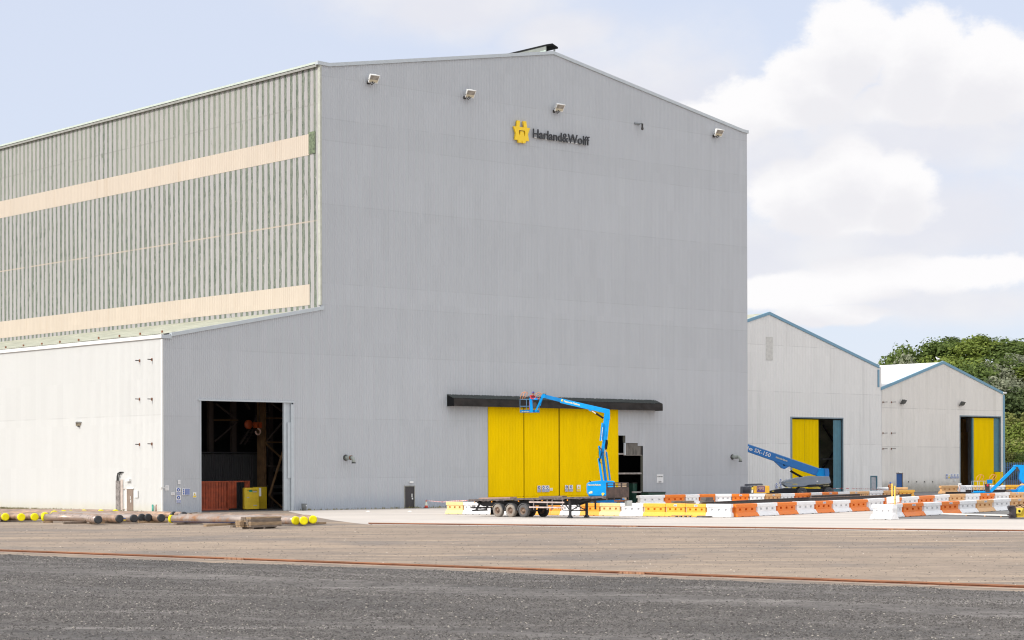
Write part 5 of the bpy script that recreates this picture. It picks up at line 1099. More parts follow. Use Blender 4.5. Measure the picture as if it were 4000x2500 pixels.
hb = MB(); hb.b2((x_+0.15, 1.9, 0.95), (x_+0.45, 2.5, 1.35)); hb.build('air_tank', mat('dull_silver', (0.5, 0.52, 0.5), 0.3, 0.5), tr_, bevel=0.05)
W2 = TA+ax*(LT-0.03)
Pn = lambda yo, z: TA+ax*(LT+0.085)+fy*yo+Vector((0, 0, z))
def rev(nm, s_, y0, y1, z, h_, m_):
    return text_on(nm, s_, TA+ax*(LT-0.08 if 0 else LT+0.07)+fy*y0+Vector((0, 0, z)), TA+ax*(LT+0.07)+fy*y1+Vector((0, 0, z)), h_, m_, tr_, 0.004, 0.02)
rev('painted_number', '2', 0.50, 0.68, zd(LT)+0.05, 0.25, mat('faded_white', (0.5, 0.46, 0.44), 0.7)); rev('painted_number', '42', 1.75, 2.3, zd(LT)+0.1, 0.22, mat('faded_pink', (0.5, 0.30, 0.22), 0.7))
# planks lying on the deck
for (p0, p1, yo, n, m_, lb) in ((1870, 1992, 0.5, 4, mat('pink_timber', (0.42, 0.28, 0.23), 0.8), 'low pile of pinkish boards on the rear of the trailer deck'), (2104, 2195, 0.9, 3, TIM2, 'grey boards on the middle of the trailer deck')):
    a_, c_ = s_at(p0, yo), s_at(p1, yo); t = thing('board_pile', lb, 'boards', TA+ax*a_+fy*yo+Vector((0, 0, zd(a_))), math.atan2(ax.y, ax.x), 'boards on the trailer', pitch=-0.026)
    for k in range(n): b = MB(); b.b2((0, k*0.2, 0.005), (c_-a_, k*0.2+0.18, 0.09+0.02*(k % 2))); b.build('board', m_, t)

# -------- boom lifts --------
BL = mat('lift_blue', (0.002, 0.30, 0.74), 0.45, var=0.08, spec=0.2); BLD = mat('lift_blue_deep', (0.004, 0.19, 0.50), 0.45, var=0.1, spec=0.2); CRM = mat('decal_cream', (0.85, 0.74, 0.42), 0.5); DWH = mat('decal_white', (0.85, 0.85, 0.85), 0.5); DYL = mat('decal_yellow', (0.85, 0.65, 0.08), 0.5)
CHR = mat('chrome_rod', (0.75, 0.75, 0.75), 0.2, 0.8); ORG = mat('rail_orange', (0.62, 0.24, 0.10), 0.6, var=0.2)
def ppoly(b, pts, Y, dep, mi=0): b.prism([at(x, y, Y) for x, y in pts], (0, dep, 0), mi)
def pbeam(b, x0, y0, x1, y1, Y0, Y1, hpx, w_, mi=0):
    A, B = at(x0, y0, Y0), at(x1, y1, Y1); b.beam(A, B, w_, hpx*(Y0+Y1)/2/FPX, up=(0, 1, 0) if False else ((B-A).cross(Vector((0, 1, 0))).normalized()), mi=mi)
YA = 176.0
p0 = gnd(2355, 1996); LA = thing('boom_lift', 'raised blue boom lift with basket at the black canopy of the yellow doors', 'boom lift', (at(2355, 1990, YA).x, YA, 0), 0, 'blue boom lifts')
b = MB(); ppoly(b, [(2296, 1889), (2309, 1882), (2352, 1877.5), (2397, 1879), (2403, 1885), (2405, 1936), (2302, 1936), (2296, 1926), (2294.5, 1905)], YA-1.15, 2.3); b.build('turret', BL, LA, world=True, bevel=0.05)
b = MB(); ppoly(b, [(2300, 1936), (2403, 1936), (2398, 1948), (2308, 1948)], YA-0.9, 1.8); b.build('turntable', BLD, LA, world=True)
b = MB(); ppoly(b, [(2296, 1948), (2440, 1948), (2440, 1972), (2296, 1972)], YA-0.7, 1.4); b.build('chassis', BLD, LA, world=True, bevel=0.03)
for px, yo in ((2312, -1.0), (2428, -1.0), (2316, 1.0), (2432, 1.0)):
    q = at(px, 1978, YA+yo)-XF[LA].translation; wheel(LA, q.x, q.y, 0.48, 0.48, 0.36, rubber=TYB, rim=BLD)
pp = at(2296.5, 1897.0, YA-1.17); pq = at(2347, 1897.0, YA-1.17); text_on('lettering', 'Nationwide Platforms', pp, pq, 0.15, CRM, LA, 0.004, 0.02)
b = MB(); ppoly(b, [(2300, 1928), (2300, 1923), (2309, 1918), (2314, 1919), (2314, 1927)], YA-1.17, 0.015); b.build('decal', CRM, LA, world=True)
b = MB(); ppoly(b, [(2350, 1930), (2350, 1926), (2355, 1924.5), (2361, 1926), (2361, 1929), (2356, 1936), (2352, 1936)], YA-1.17, 0.015); b.build('decal', DYL, LA, world=True)
b = MB(); pbeam(b, 2302, 1877, 2309, 1884, YA-0.6, YA-0.6, 4, 0.12); b.build('exhaust', BLACK, LA, world=True)
for nm, x0, y0, x1, y1, hp, w_, Yo, m_ in (('lower_arm', 2339, 1790, 2352, 1879, 9, 0.2, -0.35, BL), ('lower_arm', 2352, 1765, 2367, 1879, 11, 0.3, -0.1, BLD), ('lower_arm', 2368.5, 1765, 2383, 1876, 6.5, 0.2, 0.3, BL), ('riser', 2372, 1612, 2361, 1720, 22, 0.45, 0.0, BL), ('riser_link', 2361, 1718, 2352, 1775, 13, 0.3, -0.05, BL), ('strip_link', 2353, 1652, 2346, 1722, 7.5, 0.1, -0.3, BL), ('elbow_casting', 2340, 1742, 2347, 1792, 8, 0.25, -0.3, BL), ('knuckle', 2373, 1600, 2374, 1640, 17, 0.5, 0, BL)):
    b = MB(); pbeam(b, x0, y0, x1, y1, YA+Yo, YA+Yo, hp, w_); b.build(nm, m_, LA, world=True, bevel=0.015)
b = MB(); ppoly(b, [(2366, 1717), (2374, 1720), (2375, 1732), (2371, 1755), (2364, 1757), (2363, 1740)], YA-0.25, 0.3); b.build('hose_cover', BLACK, LA, world=True)
b = MB(); pbeam(b, 2366, 1757, 2363, 1784, YA-0.3, YA-0.3, 4, 0.1); b.build('cylinder_rod', mat('pinkish_grey', (0.4, 0.33, 0.35), 0.4), LA, world=True)
b = MB(); b.tube([at(x, y, YA-0.5) for x, y in ((2341, 1746), (2350, 1756), (2352, 1766), (2342, 1800), (2344, 1807), (2350, 1809))], 0.035, 6); b.tube([at(x, y, YA-0.52) for x, y in ((2340, 1750), (2339, 1775), (2341, 1800))], 0.03, 6); b.build('hose', BLACK, LA, world=True)
me_p, me_q = at(2350.5, 1722, YA-0.46), at(2355.5, 1669, YA-0.46)
text_on('lettering', 'www.nationwide.com', me_p, me_q, 0.09, DWH, LA, 0.004, 0.02)
YBk = 178.5   # basket is nearer the doors
YT = lambda px: YA+(YBk-YA)*(2376-px)/(2376-2060)
b = MB(); pbeam(b, 2377, 1608, 2191, 1565.5, YA, YT(2191), 18, 0.36); b.build('main_boom', BL, LA, world=True, bevel=0.02)
b = MB(); pbeam(b, 2192, 1564.5, 2124, 1547, YT(2192), YT(2124), 14, 0.28); b.build('fly_boom', BLD, LA, world=True, bevel=0.02)
b = MB(); pbeam(b, 2121, 1543, 2092, 1608, YT(2121), YT(2092), 7, 0.2); pbeam(b, 2121, 1546, 2110, 1585, YT(2121)+0.5, YT(2100)+0.5, 4, 0.1); b.build('jib', BL, LA, world=True)
b = MB(); ppoly(b, [(2113, 1547), (2119, 1540), (2128, 1538), (2133, 1546), (2126, 1554), (2118, 1556)], YT(2122)-0.2, 0.4); b.build('jib_head', BL, LA, world=True)
b = MB(); pbeam(b, 2120, 1538.5, 2133, 1540, YT(2122), YT(2122), 2.5, 0.25); b.build('sensor_cover', BLACK, LA, world=True)
b = MB(); pbeam(b, 2313, 1606, 2329, 1616, YA-0.1, YA-0.1, 3.5, 0.09); b.build('cylinder_rod', CHR, LA, world=True); b = MB(); pbeam(b, 2328, 1615, 2357, 1633.5, YA-0.1, YA-0.1, 7, 0.16); b.build('cylinder', BLACK, LA, world=True)
b = MB(); ppoly(b, [(2298, 1600), (2312, 1601), (2309, 1607), (2302, 1604)], YA-0.15, 0.3); b.build('cylinder_lug', BL, LA, world=True)
a_, c_ = at(2203, 1570, YT(2203)-0.2), at(2265, 1584.5, YT(2265)-0.2); text_on('lettering', 'Nationwide Platforms', a_, c_, 0.15, CRM, LA, 0.004, 0.03)
b = MB(); q = at(2196.5, 1564.5, YT(2196)-0.2); b.lathe([(0.0, -0.01), (0.11, -0.01), (0.11, 0.0)], q, 'y', 14); b.build('decal', DYL, LA, world=True)
# basket
def basket(parent, x0, x1, yt, ym, yb, Y, ppx, arches, depth=0.85, floor_m=None, posts=4, railm=None, px_arch=None):
    A, B = at(x0, yb, Y), at(x1, yb, Y); zt, zm = at(x0, yt, Y).z, at(x0, ym, Y).z; zf = A.z
    floor_ = MB(); floor_.b2((A.x, Y, zf), (B.x, Y+depth, zf+0.05)); floor_.b2((A.x, Y-0.02, zf+0.051), (B.x, Y, zf+0.22)); floor_.build('basket_floor', floor_m or BLD, parent, world=True)
    r_ = MB()
    for z_ in (zt, zm):
        for yy in (Y, Y+depth): r_.tube([(A.x, yy, z_), (B.x, yy, z_)], 0.022, 6)
        for xx in (A.x, B.x): r_.tube([(xx, Y, z_), (xx, Y+depth, z_)], 0.022, 6)
    for i in range(posts):
        xx = A.x+(B.x-A.x)*i/(posts-1)
        for yy in (Y, Y+depth): r_.tube([(xx, yy, zf), (xx, yy, zt)], 0.02, 6)
    r_.build('guard_rail', railm or mat('rail_blue', (0.10, 0.22, 0.36), 0.5), parent, world=True)
    for pts in arches:
        b = MB(); b.tube([at(x, y, Y) for x, y in pts], 0.03, 6)
        mid = pts[len(pts)//2]; base = (pts[0][0]+pts[-1][0])/2; b.tube([at(mid[0], mid[1]+1, Y), at(base, pts[0][1]+0.5, Y)], 0.035, 6)
        b.build('overhead_guard', ORG, parent, world=True)
basket(LA, 2031.5, 2107, 1559.5, 1586.5, 1611, YBk, 0, [[(2032, 1560), (2034.5, 1545), (2041, 1534), (2049, 1530.5), (2059, 1533), (2060, 1536), (2049, 1556)], [(2089, 1547), (2095, 1537), (2104, 1533.5), (2113, 1536.5), (2115, 1540), (2105, 1557)]])
b = MB(); ppoly(b, [(2068, 1554), (2101, 1554), (2101, 1562), (2068, 1562)], YBk-0.12, 0.25); ppoly(b, [(2068, 1562), (2079, 1562), (2082, 1611), (2070, 1611)], YBk-0.12, 0.2); b.build('control_console', BL, LA, world=True)
b = MB(); ppoly(b, [(2081, 1574), (2093, 1570), (2097, 1580), (2090, 1594), (2083, 1596)], YBk-0.1, 0.3); b.build('slew_motor', DSTEEL, LA, world=True)
a_, c_ = at(2037, 1609.3, YBk-0.03), at(2068, 1609.3, YBk-0.03); text_on('lettering', 'Z-45/25', a_, c_, 0.07, CRM, LA, 0.003, 0.02)

# people
def skin_tube(name, joints, bones, m_, parent, sub=2):
    me = bpy.data.meshes.new(name); me.from_pydata([j[0] for j in joints], bones, []); o = bpy.data.objects.new(name, me); COL.objects.link(o)
    sk = o.modifiers.new('skin', 'SKIN'); ss_ = o.modifiers.new('sub', 'SUBSURF'); ss_.levels = sub; ss_.render_levels = sub
    for v, j in zip(me.skin_vertices[0].data, joints): v.radius = (j[1], j[1] if len(j) < 3 else j[2])
    me.skin_vertices[0].data[0].use_root = True
    dg = bpy.context.evaluated_depsgraph_get(); dg.update(); nm = bpy.data.meshes.new_from_object(o.evaluated_get(dg)); bpy.data.objects.remove(o)
    nm.materials.clear(); nm.materials.append(m_)
    for p in nm.polygons: p.use_smooth = True
    o = bpy.data.objects.new(name, nm); COL.objects.link(o); o.parent = parent; KIDS.setdefault(parent, []).append(o); XF[o] = XF[parent]; return o
def person(label, loc, rotz, suit, hat, lean=0.25, arms=((0.25, 0.35), (0.3, 0.3)), crouch=0.0, sash=None):
    """faces local -y. lean = forward bend of the trunk"""
    t = thing('person', label, 'person', loc, rotz, 'workers in hard hats'); SKN = mat('skin', (0.50, 0.30, 0.22), 0.6)
    hip = Vector((0, 0, 0.95-crouch)); ch = hip+Vector((0, -math.sin(lean)*0.45, math.cos(lean)*0.45)); nk = ch+Vector((0, -math.sin(lean)*0.16, 0.13)); hd_ = nk+Vector((0, -0.06, 0.14)); tp_ = hd_+Vector((0, -0.01, 0.10))
    J = [(hip, 0.13, 0.10), (ch, 0.16, 0.11), (nk, 0.055), (hd_, 0.085, 0.095), (tp_, 0.075, 0.085)]; B = [(0, 1), (1, 2), (2, 3), (3, 4)]
    for s, (fw, dn) in zip((-1, 1), arms):
        sh = ch+Vector((s*0.19, 0.0, 0.06)); elb = sh+Vector((s*0.08, -fw*0.5, -0.24)); wr = elb+Vector((-s*0.05, -fw*0.8-0.05, -0.02)); ha = wr+Vector((0, -0.07, -0.01)); k = len(J)
        J += [(sh, 0.062), (elb, 0.045), (wr, 0.032), (ha, 0.04, 0.022)]; B += [(1, k), (k, k+1), (k+1, k+2), (k+2, k+3)]
        for f_ in range(5):
            fx = (f_-1.5)*0.018 if f_ < 4 else -s*0.045; L_ = (0.07, 0.08, 0.075, 0.06, 0.045)[f_]; k2 = len(J); J += [(ha+Vector((fx, -L_*0.55, -0.01)), 0.0095), (ha+Vector((fx, -L_, -0.035)), 0.008)]; B += [(k+3, k2), (k2, k2+1)]
    for s in (-1, 1):
        th = hip+Vector((s*0.09, 0, -0.05)); kn = Vector((s*0.12, -0.06-crouch*0.9, 0.5-crouch*0.3)); an_ = Vector((s*0.12, 0.03, 0.09)); to = Vector((s*0.13, -0.16, 0.04)); k = len(J)
        J += [(th, 0.09), (kn, 0.062), (an_, 0.042), (to, 0.04)]; B += [(0, k), (k, k+1), (k+1, k+2), (k+2, k+3)]
    body = skin_tube('body', [(tuple(j[0]),)+tuple(j[1:]) for j in J], B, SKN, t)
    # clothing: same skeleton without head, hands and feet, slightly larger
    Jc = [(tuple(hip), 0.152, 0.122), (tuple(ch), 0.182, 0.132), (tuple(nk), 0.075)]; Bc = [(0, 1), (1, 2)]
    i0 = 5
    for s in range(2):
        a_ = i0+s*14; k = len(Jc); Jc += [(tuple(J[a_][0]), 0.078), (tuple(J[a_+1][0]), 0.060), (tuple(J[a_+2][0]), 0.046)]; Bc += [(1, k), (k, k+1), (k+1, k+2)]
    for s in range(2):
        a_ = i0+28+s*4; k = len(Jc); Jc += [(tuple(J[a_][0]), 0.108), (tuple(J[a_+1][0]), 0.078), (tuple(J[a_+2][0]), 0.062)]; Bc += [(0, k), (k, k+1), (k+1, k+2)]
    skin_tube('coveralls', Jc, Bc, suit, t)
    b = MB(); 
    for s in (-1, 1): b.box((s*0.125, -0.07, 0.05), (0.11, 0.30, 0.10))
    b.build('boots', BLACK, t, bevel=0.02)
    b = MB(); c0 = hd_+Vector((0, 0, 0.05)); b.lathe([(0.16, 0.0), (0.125, 0.015), (0.122, 0.06), (0.09, 0.12), (0.0, 0.145)], c0, 'z', 16); b.box(c0+Vector((0, -0.14, 0.005)), (0.16, 0.10, 0.012)); b.build('hard_hat', hat, t)
    b = MB(); f0 = hd_+Vector((0, -0.095, 0)); b.box(f0+Vector((0, -0.012, -0.01)), (0.022, 0.03, 0.045)); 
    for s in (-1, 1): b.box(hd_+Vector((s*0.092, 0, 0)), (0.015, 0.04, 0.06))
    b.build('face_features', SKN, t, bevel=0.005)
    b = MB(); 
    for s in (-1, 1): b.box(f0+Vector((s*0.034, 0.006, 0.022)), (0.026, 0.012, 0.014))
    b.box(f0+Vector((0, 0.006, -0.055)), (0.045, 0.012, 0.01)); b.build('eyes_and_mouth', mat('eye_dark', (0.06, 0.03, 0.03), 0.5), t)
    if sash:
        b = MB(); 
        for z_ in (0.12, 0.3): q = hip.lerp(ch, z_/0.45); b.lathe([(0.155, -0.025), (0.16, -0.025), (0.16, 0.025), (0.155, 0.025)], q, 'z', 18)
        b.build('reflective_band', sash, t)
    return t
fz = at(2031, 1610.5, YBk).z+0.055
pl = person('worker in red coveralls and dark blue hard hat bending over in the basket', (at(2074, 1600, YBk).x, YBk+0.42, fz), 0.55, mat('red_cloth', (0.50, 0.03, 0.03), 0.8), mat('hat_navy', (0.05, 0.04, 0.22), 0.4), lean=0.55, arms=((0.5, 0.2), (0.55, 0.2)))
hv = mat('hi_vis_orange', (0.92, 0.24, 0.03), 0.7); wk = at(3477, 1900, 248); person('worker in orange hi-vis and light blue hard hat behind the back row of barriers', (wk.x, 248, 0), 2.6, hv, mat('hat_blue', (0.12, 0.22, 0.65), 0.4), lean=0.12, arms=((0.35, 0.2), (0.2, 0.2)), sash=mat('reflective', (0.7, 0.7, 0.6), 0.4))
wk = at(3993, 1895, 252); person('worker with white hard hat at the right edge behind the blue boom', (wk.x, 252, 0), 2.9, mat('hi_vis_yellow', (0.80, 0.55, 0.10), 0.7), mat('hat_white', (0.55, 0.5, 0.55), 0.4), lean=0.15)

# big grey and blue lift behind the corner of the hall
YQ = 246.0
LB = thing('boom_lift', 'large blue and grey boom lift marked SX-150 standing before the pale shed', 'boom lift', (at(3150, 1930, YQ).x, YQ, 0), 0, 'blue boom lifts')
BB = mat('lift_blue_big', (0.012, 0.19, 0.56), 0.4, var=0.05); GRT = mat('turret_grey', (0.30, 0.34, 0.40), 0.4, var=0.06)
def bline(x): t_ = (x-2928)/(3202-2928); return 1738+t_*(1832-1738), 1765.5+t_*(1860-1765.5)
xa = 2700
b = MB(); ppoly(b, [(xa, bline(xa)[0]), (3200, bline(3200)[0]), (3187, 1858), (xa, bline(xa)[1]+0.5)], YQ-0.4, 0.8); b.build('main_boom', BB, LB, world=True, bevel=0.02)
b = MB(); ppoly(b, [(xa, bline(xa)[0]-2.2), (3200, bline(3200)[0]-2.2), (3200, bline(3200)[0]-0.2), (xa, bline(xa)[0]-0.2)], YQ-0.3, 0.6); b.build('cable_track', mat('light_blue_grey', (0.25, 0.42, 0.62), 0.4), LB, world=True)
b = MB(); ppoly(b, [(3021, 1798), (3042, 1808), (3068, 1812), (3087, 1820), (3075, 1827), (3066, 1832), (3054, 1829)], YQ-0.35, 0.7); b.build('boom_bracket', BB, LB, world=True)
b = MB(); ppoly(b, [(3058, 1812), (3067, 1814), (3067, 1819), (3060, 1819)], YQ-0.37, 0.02); b.build('bracket_hole', BLACK, LB, world=True)
b = MB(); pbeam(b, 3072, 1831, 3088, 1840, YQ, YQ, 5, 0.2); b.build('cylinder_rod', CHR, LB, world=True); b = MB(); pbeam(b, 3087, 1839, 3135, 1866, YQ, YQ, 8, 0.28); b.build('cylinder', BLACK, LB, world=True)
b = MB(); ppoly(b, [(3187, 1856), (3200, 1832), (3210, 1828.5), (3222, 1832), (3224, 1860), (3200, 1863)], YQ-0.55, 1.1); b.build('boom_pivot', BL, LB, world=True)
b = MB(); ppoly(b, [(3223, 1830), (3237, 1830.5), (3240, 1848), (3238, 1867), (3225, 1867), (3222, 1848)], YQ-0.7, 1.4); b.build('rear_cover', BB, LB, world=True, bevel=0.03)
b = MB(); ppoly(b, [(3062, 1882), (3069, 1878), (3122, 1865), (3169, 1859), (3240, 1861), (3246, 1885), (3243, 1889), (3158, 1894.5), (3144, 1900), (3074, 1902), (3062, 1893)], YQ-1.2, 2.4); b.build('turret', GRT, LB, world=True, bevel=0.05)
b = MB(); ppoly(b, [(3160, 1895), (3245, 1890), (3241, 1899), (3158, 1903), (3080, 1904), (3074, 1902.5), (3145, 1901)], YQ-1.1, 2.2); b.build('counterweight', mat('cw_black', (0.025, 0.025, 0.028), 0.6), LB, world=True)
b = MB(); ppoly(b, [(3152, 1902.5), (3205, 1902.5), (3205, 1910), (3180, 1908)], YQ-1.0, 0.1); b.build('yellow_frame', DYL, LB, world=True)
b = MB(); ppoly(b, [(3001, 1920), (3042, 1911), (3071, 1907), (3224, 1910), (3224, 1930), (3001, 1930)], YQ-0.9, 1.8); b.build('chassis', mat('chassis_blueblack', (0.015, 0.018, 0.028), 0.6), LB, world=True)
for px, yo in ((3133, -1.15), (3238, -1.15), (3120, 1.1), (3225, 1.1)):
    q = at(px, 1925, YQ+yo)-XF[LB].translation; wheel(LB, q.x, q.y, 0.62, 0.62, 0.5, rubber=mat('tyre_grey', (0.09, 0.09, 0.09), 0.9), rim=mat('rim_grey', (0.22, 0.22, 0.23), 0.5))
for a in ((3042, 1904, 3049, 1906.5), (3068, 1902.5, 3078, 1905), (3135, 1903, 3147, 1906.5), (3015, 1917, 3024, 1920), (3096, 1890, 3115, 1892.5)):
    b = MB(); ppoly(b, [(a[0], a[1]), (a[2], a[1]), (a[2], a[3]), (a[0], a[3])], YQ-1.22, 0.015); b.build('decal', DYL, LB, world=True)
b = MB(); ppoly(b, [(3190, 1878), (3196, 1878), (3196, 1883), (3190, 1883)], YQ-1.22, 0.015); b.build('decal', DWH, LB, world=True)
b = MB()
for k in range(11): x = 3190+k*4.6; ppoly(b, [(x, 1891.5-k*0.25), (x+2.4, 1891.4-k*0.25), (x+2.4, 1893.4-k*0.25), (x, 1893.5-k*0.25)], YQ-1.215, 0.01)
b.build('hazard_stripe', CRM, LB, world=True)
def btext(x0, x1, f0, h_, s_, m_, Y=YQ-0.41, bold=0.0):
    yb0 = bline(x0); yb1 = bline(x1); P, Q = at(x0, yb0[0]+(yb0[1]-yb0[0])*f0, Y), at(x1, yb1[0]+(yb1[1]-yb1[0])*f0, Y); return text_on('lettering', s_, P, Q, h_, m_, LB, 0.006, bold)
btext(2945, 3008, 0.76, 0.47, 'SX-150', DWH, bold=0.012); btext(2862, 2938, 0.76, 0.47, 'Genie', DWH, bold=0.012); btext(3030, 3075, 0.55, 0.2, 'Nationwide Platforms', CRM, bold=0.02)
a_, c_ = at(3070, 1885.5, YQ-1.22), at(3096, 1884, YQ-1.22); text_on('lettering', 'Nationwide', a_, c_, 0.08, CRM, LB, 0.004)
a_, c_ = at(3217, 1899.5, YQ-1.13), at(3240, 1898.5, YQ-1.13); text_on('lettering', 'Nationwide', a_, c_, 0.11, CRM, LB, 0.004, 0.02)

# right-hand lift, folded
YR = 232.0
LC = thing('boom_lift', 'bright blue boom lift with lowered basket cut by the right picture edge', 'boom lift', (at(3960, 1930, YR).x, YR, 0), 0, 'blue boom lifts')
b = MB(); pbeam(b, 3869, 1920, 3964, 1826, YR-1.2, YR-0.3, 11, 0.35); b.build('main_boom', BL, LC, world=True, bevel=0.02)
b = MB(); pbeam(b, 3902, 1897, 3966, 1832, YR-0.7, YR, 5, 0.5); b.build('lower_cylinder', DSTEEL, LC, world=True)
b = MB(); ppoly(b, [(3961, 1820), (3973, 1815.5), (4005, 1817), (4040, 1830), (4045, 1880), (4020, 1892), (3996, 1886), (3984, 1872), (3984, 1838), (3974, 1827), (3964, 1828)], YR-0.4, 0.8); b.build('riser', BL, LC, world=True, bevel=0.02)
b = MB(); ppoly(b, [(3963, 1824), (3976, 1824), (3982, 1840), (3970, 1842)], YR-0.45, 0.03); b.build('pivot_shadow_plate', DSTEEL, LC, world=True)
b = MB(); ppoly(b, [(3976, 1922), (3980, 1915), (4000, 1897), (4070, 1892), (4080, 1924)], YR-1.0, 2.0); b.build('turret', BL, LC, world=True, bevel=0.04)
b = MB(); ppoly(b, [(3950, 1912), (4060, 1912), (4060, 1926), (3950, 1926)], YR-0.6, 1.2); b.build('chassis', BLD, LC, world=True)
for px, yo in ((3939, -0.9), (4040, -0.9), (3952, 1.0)):
    q = at(px, 1914, YR+yo)-XF[LC].translation; wheel(LC, q.x, q.y, 0.5, 0.5, 0.36, rubber=mat('tyre_brown', (0.13, 0.11, 0.10), 0.9), rim=mat('rim_blue', (0.02, 0.18, 0.42), 0.4))
basket(LC, 3802, 3872, 1879.5, 1901, 1925, YR-1.2, 0, [[(3813, 1879), (3815, 1866), (3823, 1856), (3833, 1853.5), (3842, 1858), (3843, 1864), (3833, 1879)], [(3864, 1878), (3867, 1862), (3876, 1853), (3886, 1853.5), (3893, 1858), (3888, 1868), (3877, 1878)]], floor_m=BL, railm=mat('rail_lightblue', (0.35, 0.42, 0.55), 0.5))
b = MB(); ppoly(b, [(3856, 1874), (3876, 1873), (3877, 1888), (3857, 1889)], YR-1.35, 0.2); b.build('control_console', BLD, LC, world=True); b = MB(); ppoly(b, [(3848, 1890), (3866, 1890), (3866, 1922), (3850, 1922)], YR-1.3, 0.3); b.build('basket_mount', DSTEEL, LC, world=True)
b = MB(); q = at(3858, 1896, YR-1.4); b.lathe([(0, -0.05), (0.14, -0.05), (0.14, 0.05), (0, 0.05)], q, 'y', 10); b.build('red_reel', mat('reel_red', (0.5, 0.03, 0.04), 0.5), LC, world=True)

# yellow compressor
YK = 209.0; q0 = at(2898, 1935, YK); CP = thing('compressor', 'yellow and dark grey mobile compressor behind the back row of barriers', 'compressor', (q0.x, YK, 0))
CY = mat('compressor_yellow', (0.72, 0.40, 0.035), 0.5, var=0.06); CG = mat('compressor_grey', (0.075, 0.085, 0.11), 0.5)
b = MB(); ppoly(b, [(2943, 1899), (3004, 1897.5), (3006, 1900), (3006, 1926), (2943, 1927)], YK, 1.6); b.build('canopy', CY, CP, world=True, bevel=0.04)
b = MB(); ppoly(b, [(2899, 1901), (2936, 1900), (2943, 1902), (2943, 1930), (2898, 1930)], YK-0.05, 1.65); b.build('radiator_housing', CG, CP, world=True, bevel=0.03)
b = MB()
for k in range(5): ppoly(b, [(2902, 1905+k*4.6), (2931, 1905+k*4.6), (2931, 1907+k*4.6), (2902, 1907+k*4.6)], YK-0.065, 0.01)
b.build('louvre', BLACK, CP, world=True)
b = MB(); ppoly(b, [(2913, 1899), (2915, 1891), (2935, 1890), (2978, 1889), (2982, 1896), (2940, 1897)], YK+0.2, 1.2); b.build('top_duct', CG, CP, world=True)
b = MB(); ppoly(b, [(2956, 1899.5), (2988, 1899), (2988, 1923), (2956, 1923)], YK-0.012, 0.01); b.build('decal', mat('decal_purple', (0.10, 0.05, 0.16), 0.5), CP, world=True)
a_, c_ = at(2959, 1914, YK-0.02), at(2985, 1914, YK-0.02); text_on('lettering', 'MPS', a_, c_, 0.30, mat('decal_tan', (0.5, 0.32, 0.22), 0.5), CP, 0.004, 0.02)
b = MB(); ppoly(b, [(2936, 1903), (2943.5, 1903), (2943.5, 1912), (2936, 1912)], YK-0.07, 0.01); b.build('warning_decal', DYL, CP, world=True)
b = MB(); ppoly(b, [(2936, 1914), (2942, 1913), (2942, 1925), (2935, 1925)], YK-0.07, 0.01); b.build('document_pouch', WTRIM, CP, world=True)
for px in (2925, 2985): q = at(px, 1930, YK+0.1)-XF[CP].translation; wheel(CP, q.x, 0.15, 0.34, 0.34, 0.2, rubber=TYB, rim=WTRIM)
b = MB(); b.b2((0, 0.2, 0.45), (2.8, 1.5, 0.8)); b.build('chassis', CG, CP)

# skips/bins by the stripped corner
bnq = onG(2488, 1957, -2.2)
for (u0, u1, v, h_, lb) in ((hx(2490, 1900)[0], hx(2557, 1940)[0], -1.6, 1.15, 'long green skip at the foot of the stripped corner'), (hx(2488, 1900)[0], hx(2505, 1900)[0], 0.6, 2.1, 'dark green wheeled bin standing inside the stripped corner')):
    t = thingB('skip' if v < 0 else 'wheeled_bin', lb, 'skip' if v < 0 else 'bin', u0, v); b = MB(); w_ = u1-u0
    b.prism([(0.15, 0, 0.05), (w_-0.1, 0, 0.05), (w_, 0, h_), (0, 0, h_)], (0, 1.0, 0)); b.build('container', mat('bin_green', (0.02, 0.07, 0.05), 0.5), t); b = MB(); b.b2((-0.03, -0.04, h_), (w_+0.03, 1.04, h_+0.07)); b.build('rim', mat('bin_rim', (0.035, 0.035, 0.033), 0.6), t)
crt = at(2432, 1886, 195); t = thing('cardboard_crate', 'tan box stacked inside the stripped corner', 'crate', (at(2416, 1920, 196).x, 196, 0)); b = MB(); b.b2((0, 0, 0.02), (0.78, 0.8, 2.2)); b.build('box', mat('tan_board', (0.35, 0.26, 0.18), 0.8), t); b = MB(); b.b2((-0.03, -0.03, 2.2), (0.84, 0.83, 2.26)); b.build('lid', mat('tan_board', (0.35, 0.26, 0.18), 0.8), t)

# steel beams lying between the rows
SBM = mat('beam_dark', (0.055, 0.045, 0.045), 0.7, var=0.4); SBR = mat('beam_brown', (0.27, 0.18, 0.13), 0.7, var=0.35, scale=2)
def ibeam(x0, y0, x1, y1, h_, label, m_=SBR):
    A, B = gnd(x0, y0), gnd(x1, y1); d = B-A; t = thing('steel_beam', label, 'beam', A, math.atan2(d.y, d.x), 'steel beams lying in the yard'); L = d.length
    b = MB(); b.b2((0, -0.15, h_-0.03), (L, 0.15, h_)); b.b2((0, -0.15, 0.12), (L, 0.15, 0.15)); b.build('flange', m_, t); b = MB(); b.b2((0, -0.015, 0.151), (L, 0.015, h_-0.031)); b.build('web', SBM, t)
    for k in range(3): b = MB(); b.b2((L*(0.1+0.38*k), -0.4, 0), (L*(0.1+0.38*k)+0.2, 0.4, 0.12)); b.build('bearer', TIM2, t)
ibeam(2790, 1986, 3165, 1965, 0.62, 'long dark steel beam behind the first orange and white barriers', SBM); ibeam(2740, 1982, 3000, 1972, 0.50, 'brown steel beam beside the timber block')
ibeam(3165, 1968, 3560, 1950, 0.62, 'long brown steel beam behind the middle barriers'); ibeam(3170, 1963, 3560, 1946, 0.75, 'second brown steel beam further behind the middle barriers')
